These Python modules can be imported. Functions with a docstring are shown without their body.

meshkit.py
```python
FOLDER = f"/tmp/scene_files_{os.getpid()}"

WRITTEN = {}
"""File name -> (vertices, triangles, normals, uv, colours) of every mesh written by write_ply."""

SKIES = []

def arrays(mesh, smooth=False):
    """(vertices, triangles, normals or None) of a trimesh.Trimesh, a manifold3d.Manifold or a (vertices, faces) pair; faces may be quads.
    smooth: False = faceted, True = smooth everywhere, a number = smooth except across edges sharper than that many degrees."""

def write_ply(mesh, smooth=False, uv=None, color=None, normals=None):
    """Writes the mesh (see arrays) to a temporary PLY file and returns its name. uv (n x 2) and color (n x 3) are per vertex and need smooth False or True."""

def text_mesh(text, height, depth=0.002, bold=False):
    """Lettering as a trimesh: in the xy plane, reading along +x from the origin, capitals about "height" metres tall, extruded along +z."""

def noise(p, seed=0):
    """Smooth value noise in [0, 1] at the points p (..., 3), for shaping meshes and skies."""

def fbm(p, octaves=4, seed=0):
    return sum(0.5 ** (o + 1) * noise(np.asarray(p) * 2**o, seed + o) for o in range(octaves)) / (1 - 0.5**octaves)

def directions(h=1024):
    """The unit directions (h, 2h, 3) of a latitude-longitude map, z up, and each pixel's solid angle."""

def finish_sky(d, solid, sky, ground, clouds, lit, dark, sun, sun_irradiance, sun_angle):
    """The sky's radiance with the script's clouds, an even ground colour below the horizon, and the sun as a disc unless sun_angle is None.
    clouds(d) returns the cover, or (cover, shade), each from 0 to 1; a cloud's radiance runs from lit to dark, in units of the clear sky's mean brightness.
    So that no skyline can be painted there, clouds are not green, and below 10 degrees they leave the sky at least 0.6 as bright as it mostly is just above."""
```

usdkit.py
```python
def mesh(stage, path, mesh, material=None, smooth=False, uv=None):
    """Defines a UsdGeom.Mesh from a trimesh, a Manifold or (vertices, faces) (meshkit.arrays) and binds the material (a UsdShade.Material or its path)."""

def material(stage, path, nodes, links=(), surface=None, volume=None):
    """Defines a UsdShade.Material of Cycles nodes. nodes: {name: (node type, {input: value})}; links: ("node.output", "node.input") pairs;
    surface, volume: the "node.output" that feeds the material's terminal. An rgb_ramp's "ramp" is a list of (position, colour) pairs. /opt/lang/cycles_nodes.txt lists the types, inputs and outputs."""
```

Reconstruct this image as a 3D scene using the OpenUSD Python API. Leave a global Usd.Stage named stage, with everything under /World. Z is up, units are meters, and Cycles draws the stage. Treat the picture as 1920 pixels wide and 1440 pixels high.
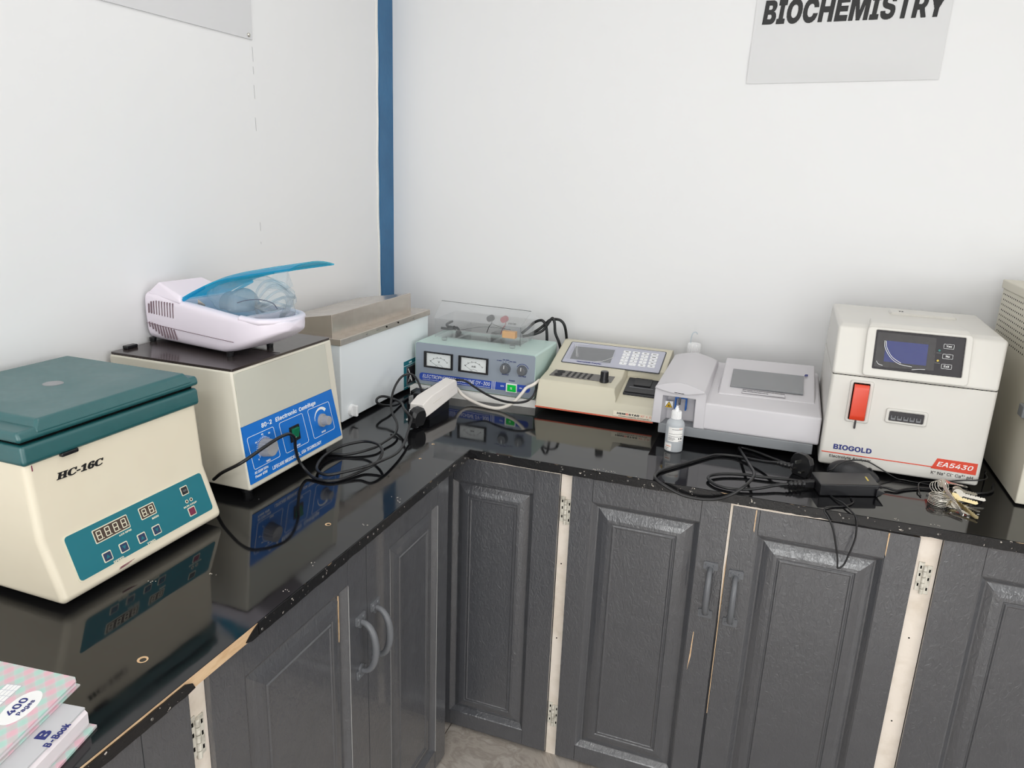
import glob, math
import numpy as np, trimesh, shapely, manifold3d, usdkit, meshkit
from shapely.geometry import Polygon, Point, LineString, box as sbox
from shapely import affinity
from pxr import Usd, UsdGeom, UsdLux, UsdShade, Gf, Sdf

stage = Usd.Stage.CreateInMemory()
UsdGeom.SetStageUpAxis(stage, "Z"); UsdGeom.SetStageMetersPerUnit(stage, 1.0)
UsdGeom.Xform.Define(stage, "/World")
CT = 0.87          # height of the worktop; points below are (x, y, height over the worktop)

# ------------------------------------------------------------------ camera, light, exposure
YAW, PITCH, ROLL, FPX = math.radians(-19.55), math.radians(-15.72), math.radians(2.2), 1394.0
fw = np.array([math.sin(YAW)*math.cos(PITCH), math.cos(YAW)*math.cos(PITCH), math.sin(PITCH)])
rt = np.array([math.cos(YAW), -math.sin(YAW), 0.0]); up = np.cross(rt, fw)
rt, up = math.cos(ROLL)*rt + math.sin(ROLL)*up, -math.sin(ROLL)*rt + math.cos(ROLL)*up
EYE = np.array([1.3241, -2.3733, 1.55])
cam = UsdGeom.Camera.Define(stage, "/World/camera")
m4 = np.eye(4); m4[0, :3], m4[1, :3], m4[2, :3], m4[3, :3] = rt, up, -fw, EYE
cam.AddTransformOp().Set(Gf.Matrix4d(m4.tolist()))
cam.CreateHorizontalApertureAttr(36.0); cam.CreateVerticalApertureAttr(27.0)
cam.CreateFocalLengthAttr(36.0*FPX/1920.0); cam.CreateClippingRangeAttr(Gf.Vec2f(0.02, 100.0))
cam.CreateExposureAttr(0.0)


def rect_light(path, centre, right, upv, w, h, power, colour):
    """A RectLight at centre, shining along right x up reversed (-z of its frame)."""
    l = UsdLux.RectLight.Define(stage, path)
    r, u = np.array(right, float), np.array(upv, float); n = np.cross(r, u)
    m = np.eye(4); m[0, :3], m[1, :3], m[2, :3], m[3, :3] = r, u, n, centre
    l.AddTransformOp().Set(Gf.Matrix4d(m.tolist()))
    l.CreateWidthAttr(w); l.CreateHeightAttr(h); l.CreateIntensityAttr(power); l.CreateColorAttr(Gf.Vec3f(*colour))
    return l


# three ceiling panels (shine down), a window in the right-hand wall, a glazed door behind the photographer
K_CORNER, K_CEIL, K_RIGHT, K_FRONT = 2.5, 6.5, 5.0, 5.6
for k_, (lx, ly) in enumerate(((1.0, -1.15), (3.1, -3.0), (1.0, -3.4))):
    rect_light("/World/ceiling_panel_light" + (f"_{k_:03d}" if k_ else ""), (lx, ly, 2.66), (1, 0, 0), (0, 1, 0), 1.2, 0.6, K_CEIL if k_ else K_CORNER, (1.0, 0.995, 0.985))
rect_light("/World/window_daylight", (4.62, -2.8, 1.55), (0, 1, 0), (0, 0, 1), 2.4, 1.5, K_RIGHT, (1.0, 0.998, 0.995))
rect_light("/World/door_daylight", (1.75, -5.22, 1.2), (1, 0, 0), (0, 0, 1), 2.3, 2.0, K_FRONT, (1.0, 0.99, 0.975))
dome = UsdLux.DomeLight.Define(stage, "/World/sky"); dome.CreateIntensityAttr(0.02); dome.CreateColorAttr(Gf.Vec3f(0.95, 0.97, 1.0))

# ------------------------------------------------------------------ materials
LOOKS = {}


def lin(c):
    if isinstance(c, str):
        c = [int(c[i:i+2], 16)/255 for i in (0, 2, 4)]
        return tuple(x/12.92 if x <= .04045 else ((x+.055)/1.055)**2.4 for x in c)
    return tuple(c)


def mat(name, col, rough=.5, metal=0., bev=0., bump=None, var=None, spec=.5, coat=0., emis=0., stretch=None, roughvar=None):
    """Principled plastic, paint or metal: bump=(scale, distance), var=(scale, colour2, low, high) blotches, bev = rounded edge radius."""
    n, l = {"p": ("principled_bsdf", {"base_color": lin(col), "roughness": rough, "metallic": metal, "specular_ior_level": spec, "coat_weight": coat, "coat_roughness": .05})}, []
    if emis:
        n["p"][1]["emission_color"] = lin(col); n["p"][1]["emission_strength"] = emis
    vec = None
    if bump or var or roughvar:
        n["g"] = ("geometry", {}); vec = "g.position"
        if stretch:
            n["map"] = ("mapping", {"scale": stretch}); l.append(("g.position", "map.vector")); vec = "map.vector"
    nrm = None
    if bev:
        n["bv"] = ("bevel", {"radius": bev, "samples": 4}); nrm = "bv.bevel"
    if bump:
        n["nz"] = ("noise_texture", {"scale": bump[0], "detail": 3.0, "roughness": .55, "distortion": bump[2] if len(bump) > 2 else 0.})
        n["bp"] = ("bump", {"strength": 1.0, "distance": bump[1]})
        l += [(vec, "nz.vector"), ("nz.fac", "bp.height")]
        if nrm: l.append((nrm, "bp.normal"))
        nrm = "bp.normal"
    if nrm: l.append((nrm, "p.normal"))
    if var:
        n["vn"] = ("noise_texture", {"scale": var[0], "detail": 4.0, "roughness": .6})
        n["vr"] = ("rgb_ramp", {"ramp": [(0, lin(col)), (var[2], lin(col)), (var[3], lin(var[1])), (1, lin(var[1]))]})
        l += [("g.position" if len(var) > 4 else vec, "vn.vector"), ("vn.fac", "vr.fac"), ("vr.color", "p.base_color")]
    if roughvar:
        n["rn"] = ("noise_texture", {"scale": roughvar[0], "detail": 4.0}); n["rr"] = ("map_range", {"from_min": .35, "from_max": .7, "to_min": roughvar[1], "to_max": roughvar[2], "clamp": True})
        l += [("g.position", "rn.vector"), ("rn.fac", "rr.value"), ("rr.result", "p.roughness")]
    LOOKS[name] = usdkit.material(stage, "/World/Looks/" + name, n, l, surface="p.BSDF")


def pane(name, tint, rough=.03, body=0., bodycol="ffffff", bump=None, ior=1.49):
    """Thin clear sheet: transparent, mirror-like by fresnel, optionally a little milky."""
    n = {"t": ("transparent_bsdf", {"color": tint}), "g": ("glossy_bsdf", {"color": (1, 1, 1), "roughness": rough}), "lw": ("layer_weight", {"blend": .5}), "pw": ("math", {"math_type": "power", "value2": 4.0}), "f": ("math", {"math_type": "multiply_add", "value2": .32, "value3": .022, "use_clamp": True}), "m": ("mix_closure", {})}
    l = [("t.BSDF", "m.closure1"), ("g.BSDF", "m.closure2"), ("lw.facing", "pw.value1"), ("pw.value", "f.value1"), ("f.value", "m.fac")]
    out = "m.closure"
    if bump:
        n["ge"] = ("geometry", {}); n["nz"] = ("noise_texture", {"scale": bump[0], "detail": 2.0, "distortion": 1.5}); n["bp"] = ("bump", {"strength": 1.0, "distance": bump[1]})
        l += [("ge.position", "nz.vector"), ("nz.fac", "bp.height"), ("bp.normal", "g.normal")]
    if body:
        n["d"] = ("diffuse_bsdf", {"color": lin(bodycol)}); n["m2"] = ("mix_closure", {"fac": body})
        l += [("m.closure", "m2.closure1"), ("d.BSDF", "m2.closure2")]; out = "m2.closure"
    LOOKS[name] = usdkit.material(stage, "/World/Looks/" + name, n, l, surface=out)


mat("wall_paint", "e9e9ea", .55, bump=(9., .0012), spec=.3)
mat("crack_grey", "b9b9ba", .8)
mat("ceiling_paint", "efefec", .8, spec=.2)
mat("blue_gloss_paint", "1f5f8c", .3, bump=(60., .0006), var=(6., "2a6c9a", .4, .7))
mat("grey_gloss_paint", "4b4c50", .22, bump=(105., .0014, 1.4), stretch=(1., 1., .5), roughvar=(7., .10, .24), bev=.0012, spec=.9, coat=.5)
mat("grey_flat_paint", "54555a", .36, bump=(110., .0006), stretch=(1., 1., .25), bev=.003, roughvar=(14., .25, .45))
mat("dark_gap", "0c0b0a", .9, spec=.1)
mat("cream_paint", "efe4d8", .5, bump=(30., .001), var=(12., "d8cab9", .45, .75))
mat("bare_wood", "dcbd98", .65, bump=(40., .001), var=(18., "c49b70", .45, .75), stretch=(4., 1., 4.))
mat("worn_grey", "a5a4a3", .5)
mat("hinge_metal", "d9d4c8", .45, bev=.0008, var=(60., "a8a396", .5, .7))
mat("handle_paint", "66686c", .33, bump=(140., .0004), bev=.001)
mat("screw_metal", "8d8b87", .35, metal=.9)
mat("steel", "cbc2b8", .25, metal=.75, bump=(60., .00006), stretch=(1., .08, 1.), roughvar=(5., .18, .30), bev=.001)
mat("chrome", "d8d4cc", .18, metal=1., bev=.0004)
mat("brass_key", "c9b98f", .25, metal=1.)
mat("cream_plastic", "e8dfca", .38, bev=.004, var=(3., "e3d8c2", .4, .7))
mat("teal_plastic", "1b5a5d", .34, spec=1., bev=.003, bump=(900., .0001), roughvar=(12., .3, .4))
mat("teal_print", "15717f", .45)
mat("cream_print", "e2dcc6", .5)
mat("beige_metal", "ddd8ca", .42, bev=.003, bump=(300., .0001))
mat("grey_beige_metal", "cbcabe", .42, bev=.001)
mat("dark_laminate", "352e2d", .16, var=(9., "453d3b", .45, .7), bump=(12., .0004))
mat("blue_print", "1673cf", .4)
mat("white_print", "f2f2f2", .5)
mat("grey_knob", "a3a3a7", .4, bev=.001)
mat("black_plastic", "17171a", .32, bev=.001)
mat("charcoal_plastic", "242529", .42, bev=.002, bump=(600., .0001))
mat("black_rubber", "1a1a1c", .38)
mat("green_switch", "0f7a55", .25, bev=.001)
mat("lit_green_switch", "0fae3f", .25, emis=.25)
mat("maroon_button", "7a2a48", .4); mat("navy_button", "2c3a5c", .4)
mat("black_print", "0e0d0f", .5); mat("red_print", "d6452d", .45); mat("navy_print", "232c74", .45)
mat("lcd_grey", "75777b", .2, coat=.3); mat("led_brown", "4a3b33", .3)
mat("white_lilac_plastic", "ece3ee", .32, bev=.004)
mat("vent_shadow", "7c6870", .8)
mat("white_enamel", "eef3f6", .28, bev=.003, bump=(9., .0008))
mat("mint_metal", "c0d8d2", .35, bev=.004)
mat("grey_panel", "929ba7", .45, bev=.001)
mat("royal_print", "2f4fb0", .4)
mat("white_foam", "eceae6", .8, bump=(120., .0006))
mat("dark_grey_metal", "5b5d60", .35, metal=.6, bev=.001)
mat("knob_metal", "8b8d90", .3, metal=.7, bev=.001)
mat("ivory_plastic", "d0cab6", .4, bev=.006)
mat("orange_line", "c7593c", .5)
mat("lilac_panel", "b9bac8", .4); mat("white_key", "f1f1f3", .45, bev=.0006)
mat("tray_grey", "6b6864", .4); mat("tray_hole", "151416", .6)
mat("pale_lilac_plastic", "cecbcf", .38, bev=.004)
mat("slate_base", "84878b", .5, bev=.001)
mat("warning_yellow", "e3b51f", .5); mat("bright_blue", "1d63b8", .4)
mat("cap_white", "f3f3f4", .4, bev=.001)
mat("paper", "f2f2f2", .7, spec=.2); mat("paper_grey", "d7d7d9", .75, spec=.2)
mat("sign_paper", "dcdcdd", .7, spec=.2)
mat("lcd_blue", "162876", .25, coat=.3); mat("screen_black", "2a272c", .25)
mat("red_plastic", "dd4429", .32, bev=.001)
mat("analyser_white", "d9d6d0", .3, bev=.006)
mat("cabinet_beige", "d3cebf", .5, bev=.003)
mat("white_block_plastic", "efe9e4", .35, bev=.002)
mat("white_cable", "e6dfd6", .5); mat("grey_cable", "8b8b8b", .5)
mat("led_teal", "2f7f7c", .3); mat("led_yellow", "d9c04a", .3)
mat("orange_block", "dcae7c", .5)
mat("red_terminal", "b2555c", .3); mat("dark_terminal", "4a4a4c", .3, metal=.5)
mat("needle_steel", "9a9a9c", .25, metal=1.)
mat("bottle_label", "f4f2ef", .6); mat("label_orange", "e07a45", .6)
mat("page_edge", "eae2e6", .8)
mat("spine_silver", "c9c9cd", .45)
pane("acrylic", (.993, .994, .995), .02)
pane("acrylic_edge", (.95, .955, .96), .05, .06, "f8fafb")
pane("visor_blue", (.25, .80, .94), .04, .28, "22b0dc")
pane("bag_plastic", (.95, .97, .98), .08, .09, "f4f8fb", bump=(38., .02))
pane("clear_tube", (.86, .90, .93), .08, .14, "dfe8ee")
pane("mask_plastic", (.66, .76, .82), .1, .35, "b7c9d6")
pane("cling_film", (.98, .98, .98), .12)
pane("window_glass", (.97, .98, .98), .01)
LOOKS["translucent_bottle"] = usdkit.material(stage, "/World/Looks/translucent_bottle", {"p": ("principled_bsdf", {"base_color": lin("dde1e5"), "roughness": .35}), "t": ("translucent_bsdf", {"color": lin("e6eaee")}), "m": ("mix_closure", {"fac": .45})}, [("p.BSDF", "m.closure1"), ("t.BSDF", "m.closure2")], surface="m.closure")

# black glossy laminate with fine pale scratches and specks
LOOKS["black_laminate"] = usdkit.material(stage, "/World/Looks/black_laminate", {
    "g": ("geometry", {}), "v": ("voronoi_texture", {"scale": 38.0, "randomness": 1.0}), "r": ("rgb_ramp", {"ramp": [(0, (.45, .45, .45)), (.035, (.4, .4, .4)), (.05, (.0065, .0065, .0075)), (1, (.0065, .0065, .0075))]}),
    "n": ("noise_texture", {"scale": 3.0, "detail": 3.0}), "bp": ("bump", {"strength": 1.0, "distance": .0012}), "n2": ("noise_texture", {"scale": 14.0, "detail": 5.0}),
    "rr": ("map_range", {"from_min": .3, "from_max": .75, "to_min": .03, "to_max": .11, "clamp": True}),
    "n3": ("noise_texture", {"scale": 11.0, "detail": 1.0}), "gt": ("math", {"math_type": "greater_than", "value2": .66}), "mx": ("mix", {"color1": (.0065, .0065, .0075)}),
    "p": ("principled_bsdf", {"roughness": .06, "specular_ior_level": .62})},
    [("g.position", "v.vector"), ("v.distance", "r.fac"), ("g.position", "n.vector"), ("n.fac", "bp.height"), ("bp.normal", "p.normal"), ("g.position", "n2.vector"), ("n2.fac", "rr.value"), ("rr.result", "p.roughness"),
     ("g.position", "n3.vector"), ("n3.fac", "gt.value1"), ("gt.value", "mx.fac"), ("r.color", "mx.color2"), ("mx.color", "p.base_color")], surface="p.BSDF")
# black edge band, paint chipped to pale filler
LOOKS["black_edge"] = usdkit.material(stage, "/World/Looks/black_edge", {
    "g": ("geometry", {}), "n": ("noise_texture", {"scale": 90.0, "detail": 3.0, "roughness": .7}), "r": ("rgb_ramp", {"ramp": [(0, (.008, .008, .009)), (.66, (.008, .008, .009)), (.68, (.55, .5, .44)), (1, (.6, .55, .5))]}),
    "bp": ("bump", {"strength": 1.0, "distance": .0008}), "p": ("principled_bsdf", {"roughness": .22})},
    [("g.position", "n.vector"), ("n.fac", "r.fac"), ("r.color", "p.base_color"), ("n.fac", "bp.height"), ("bp.normal", "p.normal")], surface="p.BSDF")
# veined grey-brown marble floor tile
LOOKS["marble"] = usdkit.material(stage, "/World/Looks/marble", {
    "g": ("geometry", {}), "n": ("noise_texture", {"scale": 4.5, "detail": 7.0, "roughness": .6, "distortion": 2.2}),
    "r": ("rgb_ramp", {"ramp": [(0, lin("7d746d")), (.38, lin("968d85")), (.46, lin("b3aaa1")), (.5, lin("a0978e")), (.57, lin("bdb5ad")), (.7, lin("a89f97")), (1, lin("8b837b"))]}),
    "p": ("principled_bsdf", {"roughness": .12})}, [("g.position", "n.vector"), ("n.fac", "r.fac"), ("r.color", "p.base_color")], surface="p.BSDF")
# pink and mint diamond plaid of the notebook cover
LOOKS["plaid"] = usdkit.material(stage, "/World/Looks/plaid", {
    "g": ("geometry", {}), "m": ("mapping", {"rotation": (0, 0, .32)}), "w1": ("wave_texture", {"wave_type": "bands", "bands_direction": "x", "scale": 15.0}), "m2": ("mapping", {"rotation": (0, 0, .62)}), "w2": ("wave_texture", {"wave_type": "bands", "bands_direction": "y", "scale": 15.0}),
    "r1": ("rgb_ramp", {"ramp": [(0, lin("dfb3be")), (.5, lin("d9c2cb")), (.55, lin("b5d3ca")), (1, lin("a9d2c7"))]}), "r2": ("rgb_ramp", {"ramp": [(0, lin("e6b4c2")), (.5, lin("dfc2cb")), (.55, lin("c9d6d3")), (1, lin("b5d8ce"))]}),
    "mx": ("mix", {"fac": .5}), "p": ("principled_bsdf", {"roughness": .35})},
    [("g.position", "m.vector"), ("m.vector", "w1.vector"), ("g.position", "m2.vector"), ("m2.vector", "w2.vector"), ("w1.fac", "r1.fac"), ("w2.fac", "r2.fac"), ("r1.color", "mx.color1"), ("r2.color", "mx.color2"), ("mx.color", "p.base_color")], surface="p.BSDF")

# ------------------------------------------------------------------ scene-tree helpers
USED, BASE = set(), {}


def fresh(parent, name):
    p, k = f"{parent}/{name}", 0
    while p in USED:
        k += 1; p = f"{parent}/{name}_{k:03d}"
    USED.add(p)
    return p


def tag(prim, label=None, cat=None, group=None, kind=None):
    for k, v in (("label", label), ("category", cat), ("group", group), ("kind", kind)):
        if v: prim.SetCustomDataByKey(k, v)


def thing(name, label, cat, base=(0, 0, 0), group=None):
    p = fresh("/World", name); x = UsdGeom.Xform.Define(stage, p)
    x.AddTranslateOp().Set(Gf.Vec3d(base[0], base[1], base[2] + CT)); BASE[p] = np.array(base, float)
    tag(x.GetPrim(), label, cat, group)
    return p


def structure(name, label=None, base=(0, 0, 0)):
    p = fresh("/World", name); x = UsdGeom.Xform.Define(stage, p)
    x.AddTranslateOp().Set(Gf.Vec3d(base[0], base[1], base[2] + CT)); BASE[p] = np.array(base, float)
    tag(x.GetPrim(), label, None, None, "structure")
    return p


def arr(m):
    if isinstance(m, (list,)):
        vs, fs, o = [], [], 0
        for q in m:
            v, f = arr(q); vs.append(v); fs.append(f + o); o += len(v)
        return np.vstack(vs), np.vstack(fs)
    v, f, _ = meshkit.arrays(m)
    return np.asarray(v, float), np.asarray(f, int)


def part(parent, name, mesh, material, smooth=False, label=None, kind=None):
    p = fresh(parent, name); v, f = arr(mesh)
    top = "/".join(p.split("/")[:3]); v = v - BASE[top]
    usdkit.mesh(stage, p, trimesh.Trimesh(v, f, process=False) if smooth is False else trimesh.Trimesh(v, f, process=True), LOOKS[material], smooth)
    BASE[p] = BASE[top]; tag(stage.GetPrimAtPath(p), label, None, None, kind)
    return p


def solo(name, label, cat, mesh, material, smooth=False, group=None, kind=None):
    v, f = arr(mesh); b = (v.min(0) + v.max(0))/2; b[2] = v[:, 2].min()
    p = fresh("/World", name); v = v - b
    me = usdkit.mesh(stage, p, trimesh.Trimesh(v, f, process=smooth is not False), LOOKS[material], smooth)
    UsdGeom.Xformable(me).AddTranslateOp().Set(Gf.Vec3d(b[0], b[1], b[2] + CT))
    BASE[p] = b; tag(me.GetPrim(), label, cat, group, kind)
    return p


# ------------------------------------------------------------------ shapes
def box(x0, x1, y0, y1, z0, z1):
    b = trimesh.creation.box((abs(x1-x0), abs(y1-y0), abs(z1-z0))); b.apply_translation(((x0+x1)/2, (y0+y1)/2, (z0+z1)/2)); return b


BALL = trimesh.creation.uv_sphere(1.0, count=[8, 12]).vertices


def hull(pts, r=0.):
    """Convex body through the points, edges rounded by r (the points are the outer corners only when r = 0)."""
    p = np.asarray(pts, float)
    if r: p = (p[:, None] + BALL[None]*r).reshape(-1, 3)
    return trimesh.convex.convex_hull(p)


def rbox(x0, x1, y0, y1, z0, z1, r):
    return hull([(x, y, z) for x in (x0+r, x1-r) for y in (y0+r, y1-r) for z in (z0+r, z1-r)], r)


def man(m):
    if isinstance(m, manifold3d.Manifold): return m
    m = trimesh.Trimesh(*arr(m), process=True)
    return manifold3d.Manifold(manifold3d.Mesh(np.asarray(m.vertices, np.float32), np.asarray(m.faces, np.uint32)))


def cut(a, *bs):
    a = man(a)
    for b in bs: a = a - man(b)
    return a


class Frame:
    """A plane: origin o, axes u (right) and v (up), outward normal n = u x v."""
    def __init__(s, o, u, v):
        s.o, s.u, v = np.array(o, float), np.array(u, float)/np.linalg.norm(u), np.array(v, float)
        v = v - s.u*(v @ s.u); s.v = v/np.linalg.norm(v); s.n = np.cross(s.u, s.v)

    def pt(s, a, b, d=0.): return s.o + a*s.u + b*s.v + d*s.n

    def put(s, m):
        v, f = arr(m); return trimesh.Trimesh(s.o + v @ np.array([s.u, s.v, s.n]), f, process=False)


def ext(poly, F, d0, d1):
    """Extrudes a shapely polygon (or corner list) lying in frame F from depth d0 to d1 along its normal."""
    if isinstance(poly, (list, tuple)) and not hasattr(poly, "geoms"): poly = Polygon(poly)
    ms = []
    for g in getattr(poly, "geoms", [poly]):
        if g.area <= 1e-12: continue
        m = trimesh.creation.extrude_polygon(g, d1-d0, engine="earcut"); m.apply_translation((0, 0, d0)); ms.append(m)
    return F.put(ms)


def rpoly(pts, r, q=4):
    p = Polygon(pts) if not hasattr(pts, "area") else pts
    return p.buffer(-r, join_style=2).buffer(r, quad_segs=q)


def rrect(a0, b0, a1, b1, r, q=4): return rpoly(sbox(a0, b0, a1, b1), r, q)


def ringline(poly, w): return poly.buffer(w/2).difference(poly.buffer(-w/2))


def cyl(F, a, b, r, d0, d1, seg=24, r1=None):
    m = lathe([(0, d0), (r, d0), (r if r1 is None else r1, d1), (0, d1)], seg)
    v, f = arr(m); return trimesh.Trimesh(F.pt(a, b) + v @ np.array([F.u, F.v, F.n]), f, process=False)


def lathe(prof, seg=32):
    p = np.asarray(prof, float); t = np.arange(seg)*2*np.pi/seg
    v = np.stack([p[:, None, 0]*np.cos(t), p[:, None, 0]*np.sin(t), np.repeat(p[:, 1:2], seg, 1)], -1).reshape(-1, 3)
    i, j = np.meshgrid(np.arange(len(p)-1), np.arange(seg), indexing="ij")
    q = np.stack([i*seg+j, i*seg+(j+1) % seg, (i+1)*seg+(j+1) % seg, (i+1)*seg+j], -1).reshape(-1, 4)
    m = trimesh.Trimesh(v, np.vstack([q[:, [0, 1, 2]], q[:, [0, 2, 3]]]), process=True)
    m.update_faces(m.nondegenerate_faces()); m.fix_normals(); return m


def spline(pts, n=8, closed=False):
    p = np.asarray(pts, float)
    P = np.vstack([p[-1], p, p[:2]]) if closed else np.vstack([2*p[0]-p[1], p, 2*p[-1]-p[-2]])
    out = []
    for i in range(1, len(P)-2):
        t = np.linspace(0, 1, n, endpoint=False)[:, None]; a, b, c, d = P[i-1:i+3]
        out.append(.5*(2*b + (c-a)*t + (2*a-5*b+4*c-d)*t*t + (3*b-a-3*c+d)*t**3))
    if not closed: out.append(P[-2:-1])
    return np.vstack(out)


def tube(pts, r, sides=8, n=8, closed=False, flat=None, raw=False):
    """A round (or flattened: flat = (normal ratio)) cable along a spline through the points."""
    p = np.asarray(pts, float) if raw else spline(pts, n, closed)
    if closed: t = np.roll(p, -1, 0) - np.roll(p, 1, 0)
    else: t = np.gradient(p, axis=0)
    t /= np.linalg.norm(t, axis=1, keepdims=True) + 1e-12
    a = np.cross(t[0], (0, 0, 1.)); a = a if np.linalg.norm(a) > .2 else np.cross(t[0], (1., 0, 0)); A = []
    for k in t:
        a = a - k*(a @ k); a /= np.linalg.norm(a) + 1e-12; A.append(a)
    A = np.array(A); B = np.cross(t, A); rr = np.broadcast_to(np.asarray(r, float), (len(p),))[:, None, None]
    w = np.arange(sides)*2*np.pi/sides; k2 = flat or 1.
    v = p[:, None] + rr*(np.cos(w)[None, :, None]*A[:, None] + k2*np.sin(w)[None, :, None]*B[:, None])
    m = len(p); i, j = np.meshgrid(np.arange(m if closed else m-1), np.arange(sides), indexing="ij")
    q = np.stack([i*sides+j, i*sides+(j+1) % sides, ((i+1) % m)*sides+(j+1) % sides, ((i+1) % m)*sides+j], -1).reshape(-1, 4)
    V, Fc = v.reshape(-1, 3), np.vstack([q[:, [0, 2, 1]], q[:, [0, 3, 2]]])
    if not closed:
        V = np.vstack([V, p[0], p[-1]]); c0, c1 = len(V)-2, len(V)-1; s = np.arange(sides); s2 = (s+1) % sides
        Fc = np.vstack([Fc, np.stack([s, s2, np.full(sides, c0)], 1), np.stack([(m-1)*sides+s2, (m-1)*sides+s, np.full(sides, c1)], 1)])
    return trimesh.Trimesh(V, Fc, process=False)


def rings(F, a0, b0, a1, b1, prof, fill=True):
    """Mitred rectangular moulding: prof = (inset, depth) pairs from the outside in; the middle is filled."""
    v, f = [], []
    for i, d in prof:
        v += [F.pt(a0+i, b0+i, d), F.pt(a1-i, b0+i, d), F.pt(a1-i, b1-i, d), F.pt(a0+i, b1-i, d)]
    for k in range(len(prof)-1):
        for s in range(4):
            a, b = 4*k+s, 4*k+(s+1) % 4; f += [(a, b, b+4), (a, b+4, a+4)]
    if fill: k = 4*(len(prof)-1); f += [(k, k+1, k+2), (k, k+2, k+3)]
    return trimesh.Trimesh(v, f, process=False)


FONTS = glob.glob("/opt/blender-*/*/datafiles/fonts")[0]
_glyphs = {}


def glyphs(text, wght=600, px=56, serif=False):
    key = (text, wght, px, serif)
    if key not in _glyphs:
        from PIL import Image, ImageDraw, ImageFont
        f = ImageFont.truetype(FONTS + ("/NotoSansMath-Regular.woff2" if serif else "/Inter.woff2"), px)
        if not serif: f.set_variation_by_axes([32 if wght >= 800 else 18, wght])
        sw = 0 if not serif else max(1, px//40)
        x0, y0, x1, y1 = f.getbbox(text, anchor="ls", stroke_width=sw)
        im = Image.new("L", (x1-x0+8, y1-y0+8)); ImageDraw.Draw(im).text((4-x0, 4-y0), text, 255, f, anchor="ls", stroke_width=sw)
        on = np.pad(np.asarray(im) > 127, ((0, 0), (1, 1))).astype(np.int8)
        r, s = np.nonzero(np.diff(on, axis=1) == 1); e = np.nonzero(np.diff(on, axis=1) == -1)[1]
        g = shapely.union_all(shapely.box(s, -r-1, e, -r)).buffer(.6).buffer(-.6).simplify(.6)
        cap = -f.getbbox("H", anchor="ls")[1]
        _glyphs[key] = affinity.translate(g, -4, 4-y0), cap
    return _glyphs[key]


def text(parent, F, s, a, b, h, mat_, w=None, wght=600, slant=0., rot=0., serif=False, px=56, d=.0006, centre=False, name="lettering"):
    """Printed lettering on frame F: baseline starts at (a, b), capitals h tall, optionally squeezed to width w."""
    g, cap = glyphs(s, wght, px, serif)
    x0, _, x1, _ = g.bounds; k = h/cap; kx = k if w is None else w/(x1-x0)
    if slant: g = affinity.affine_transform(g, [1, slant, 0, 1, 0, 0])
    g = affinity.affine_transform(g, [kx, 0, 0, k, -x0*kx - ((x1-x0)*kx/2 if centre else 0), 0])
    if rot: g = affinity.rotate(g, rot, (0, 0))
    return part(parent, name, ext(affinity.translate(g, a, b), F, -.0003, d), mat_)


def decal(parent, name, poly, F, mat_, d=.0005, label=None): return part(parent, name, ext(poly, F, -.0004, d), mat_, label=label)

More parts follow.
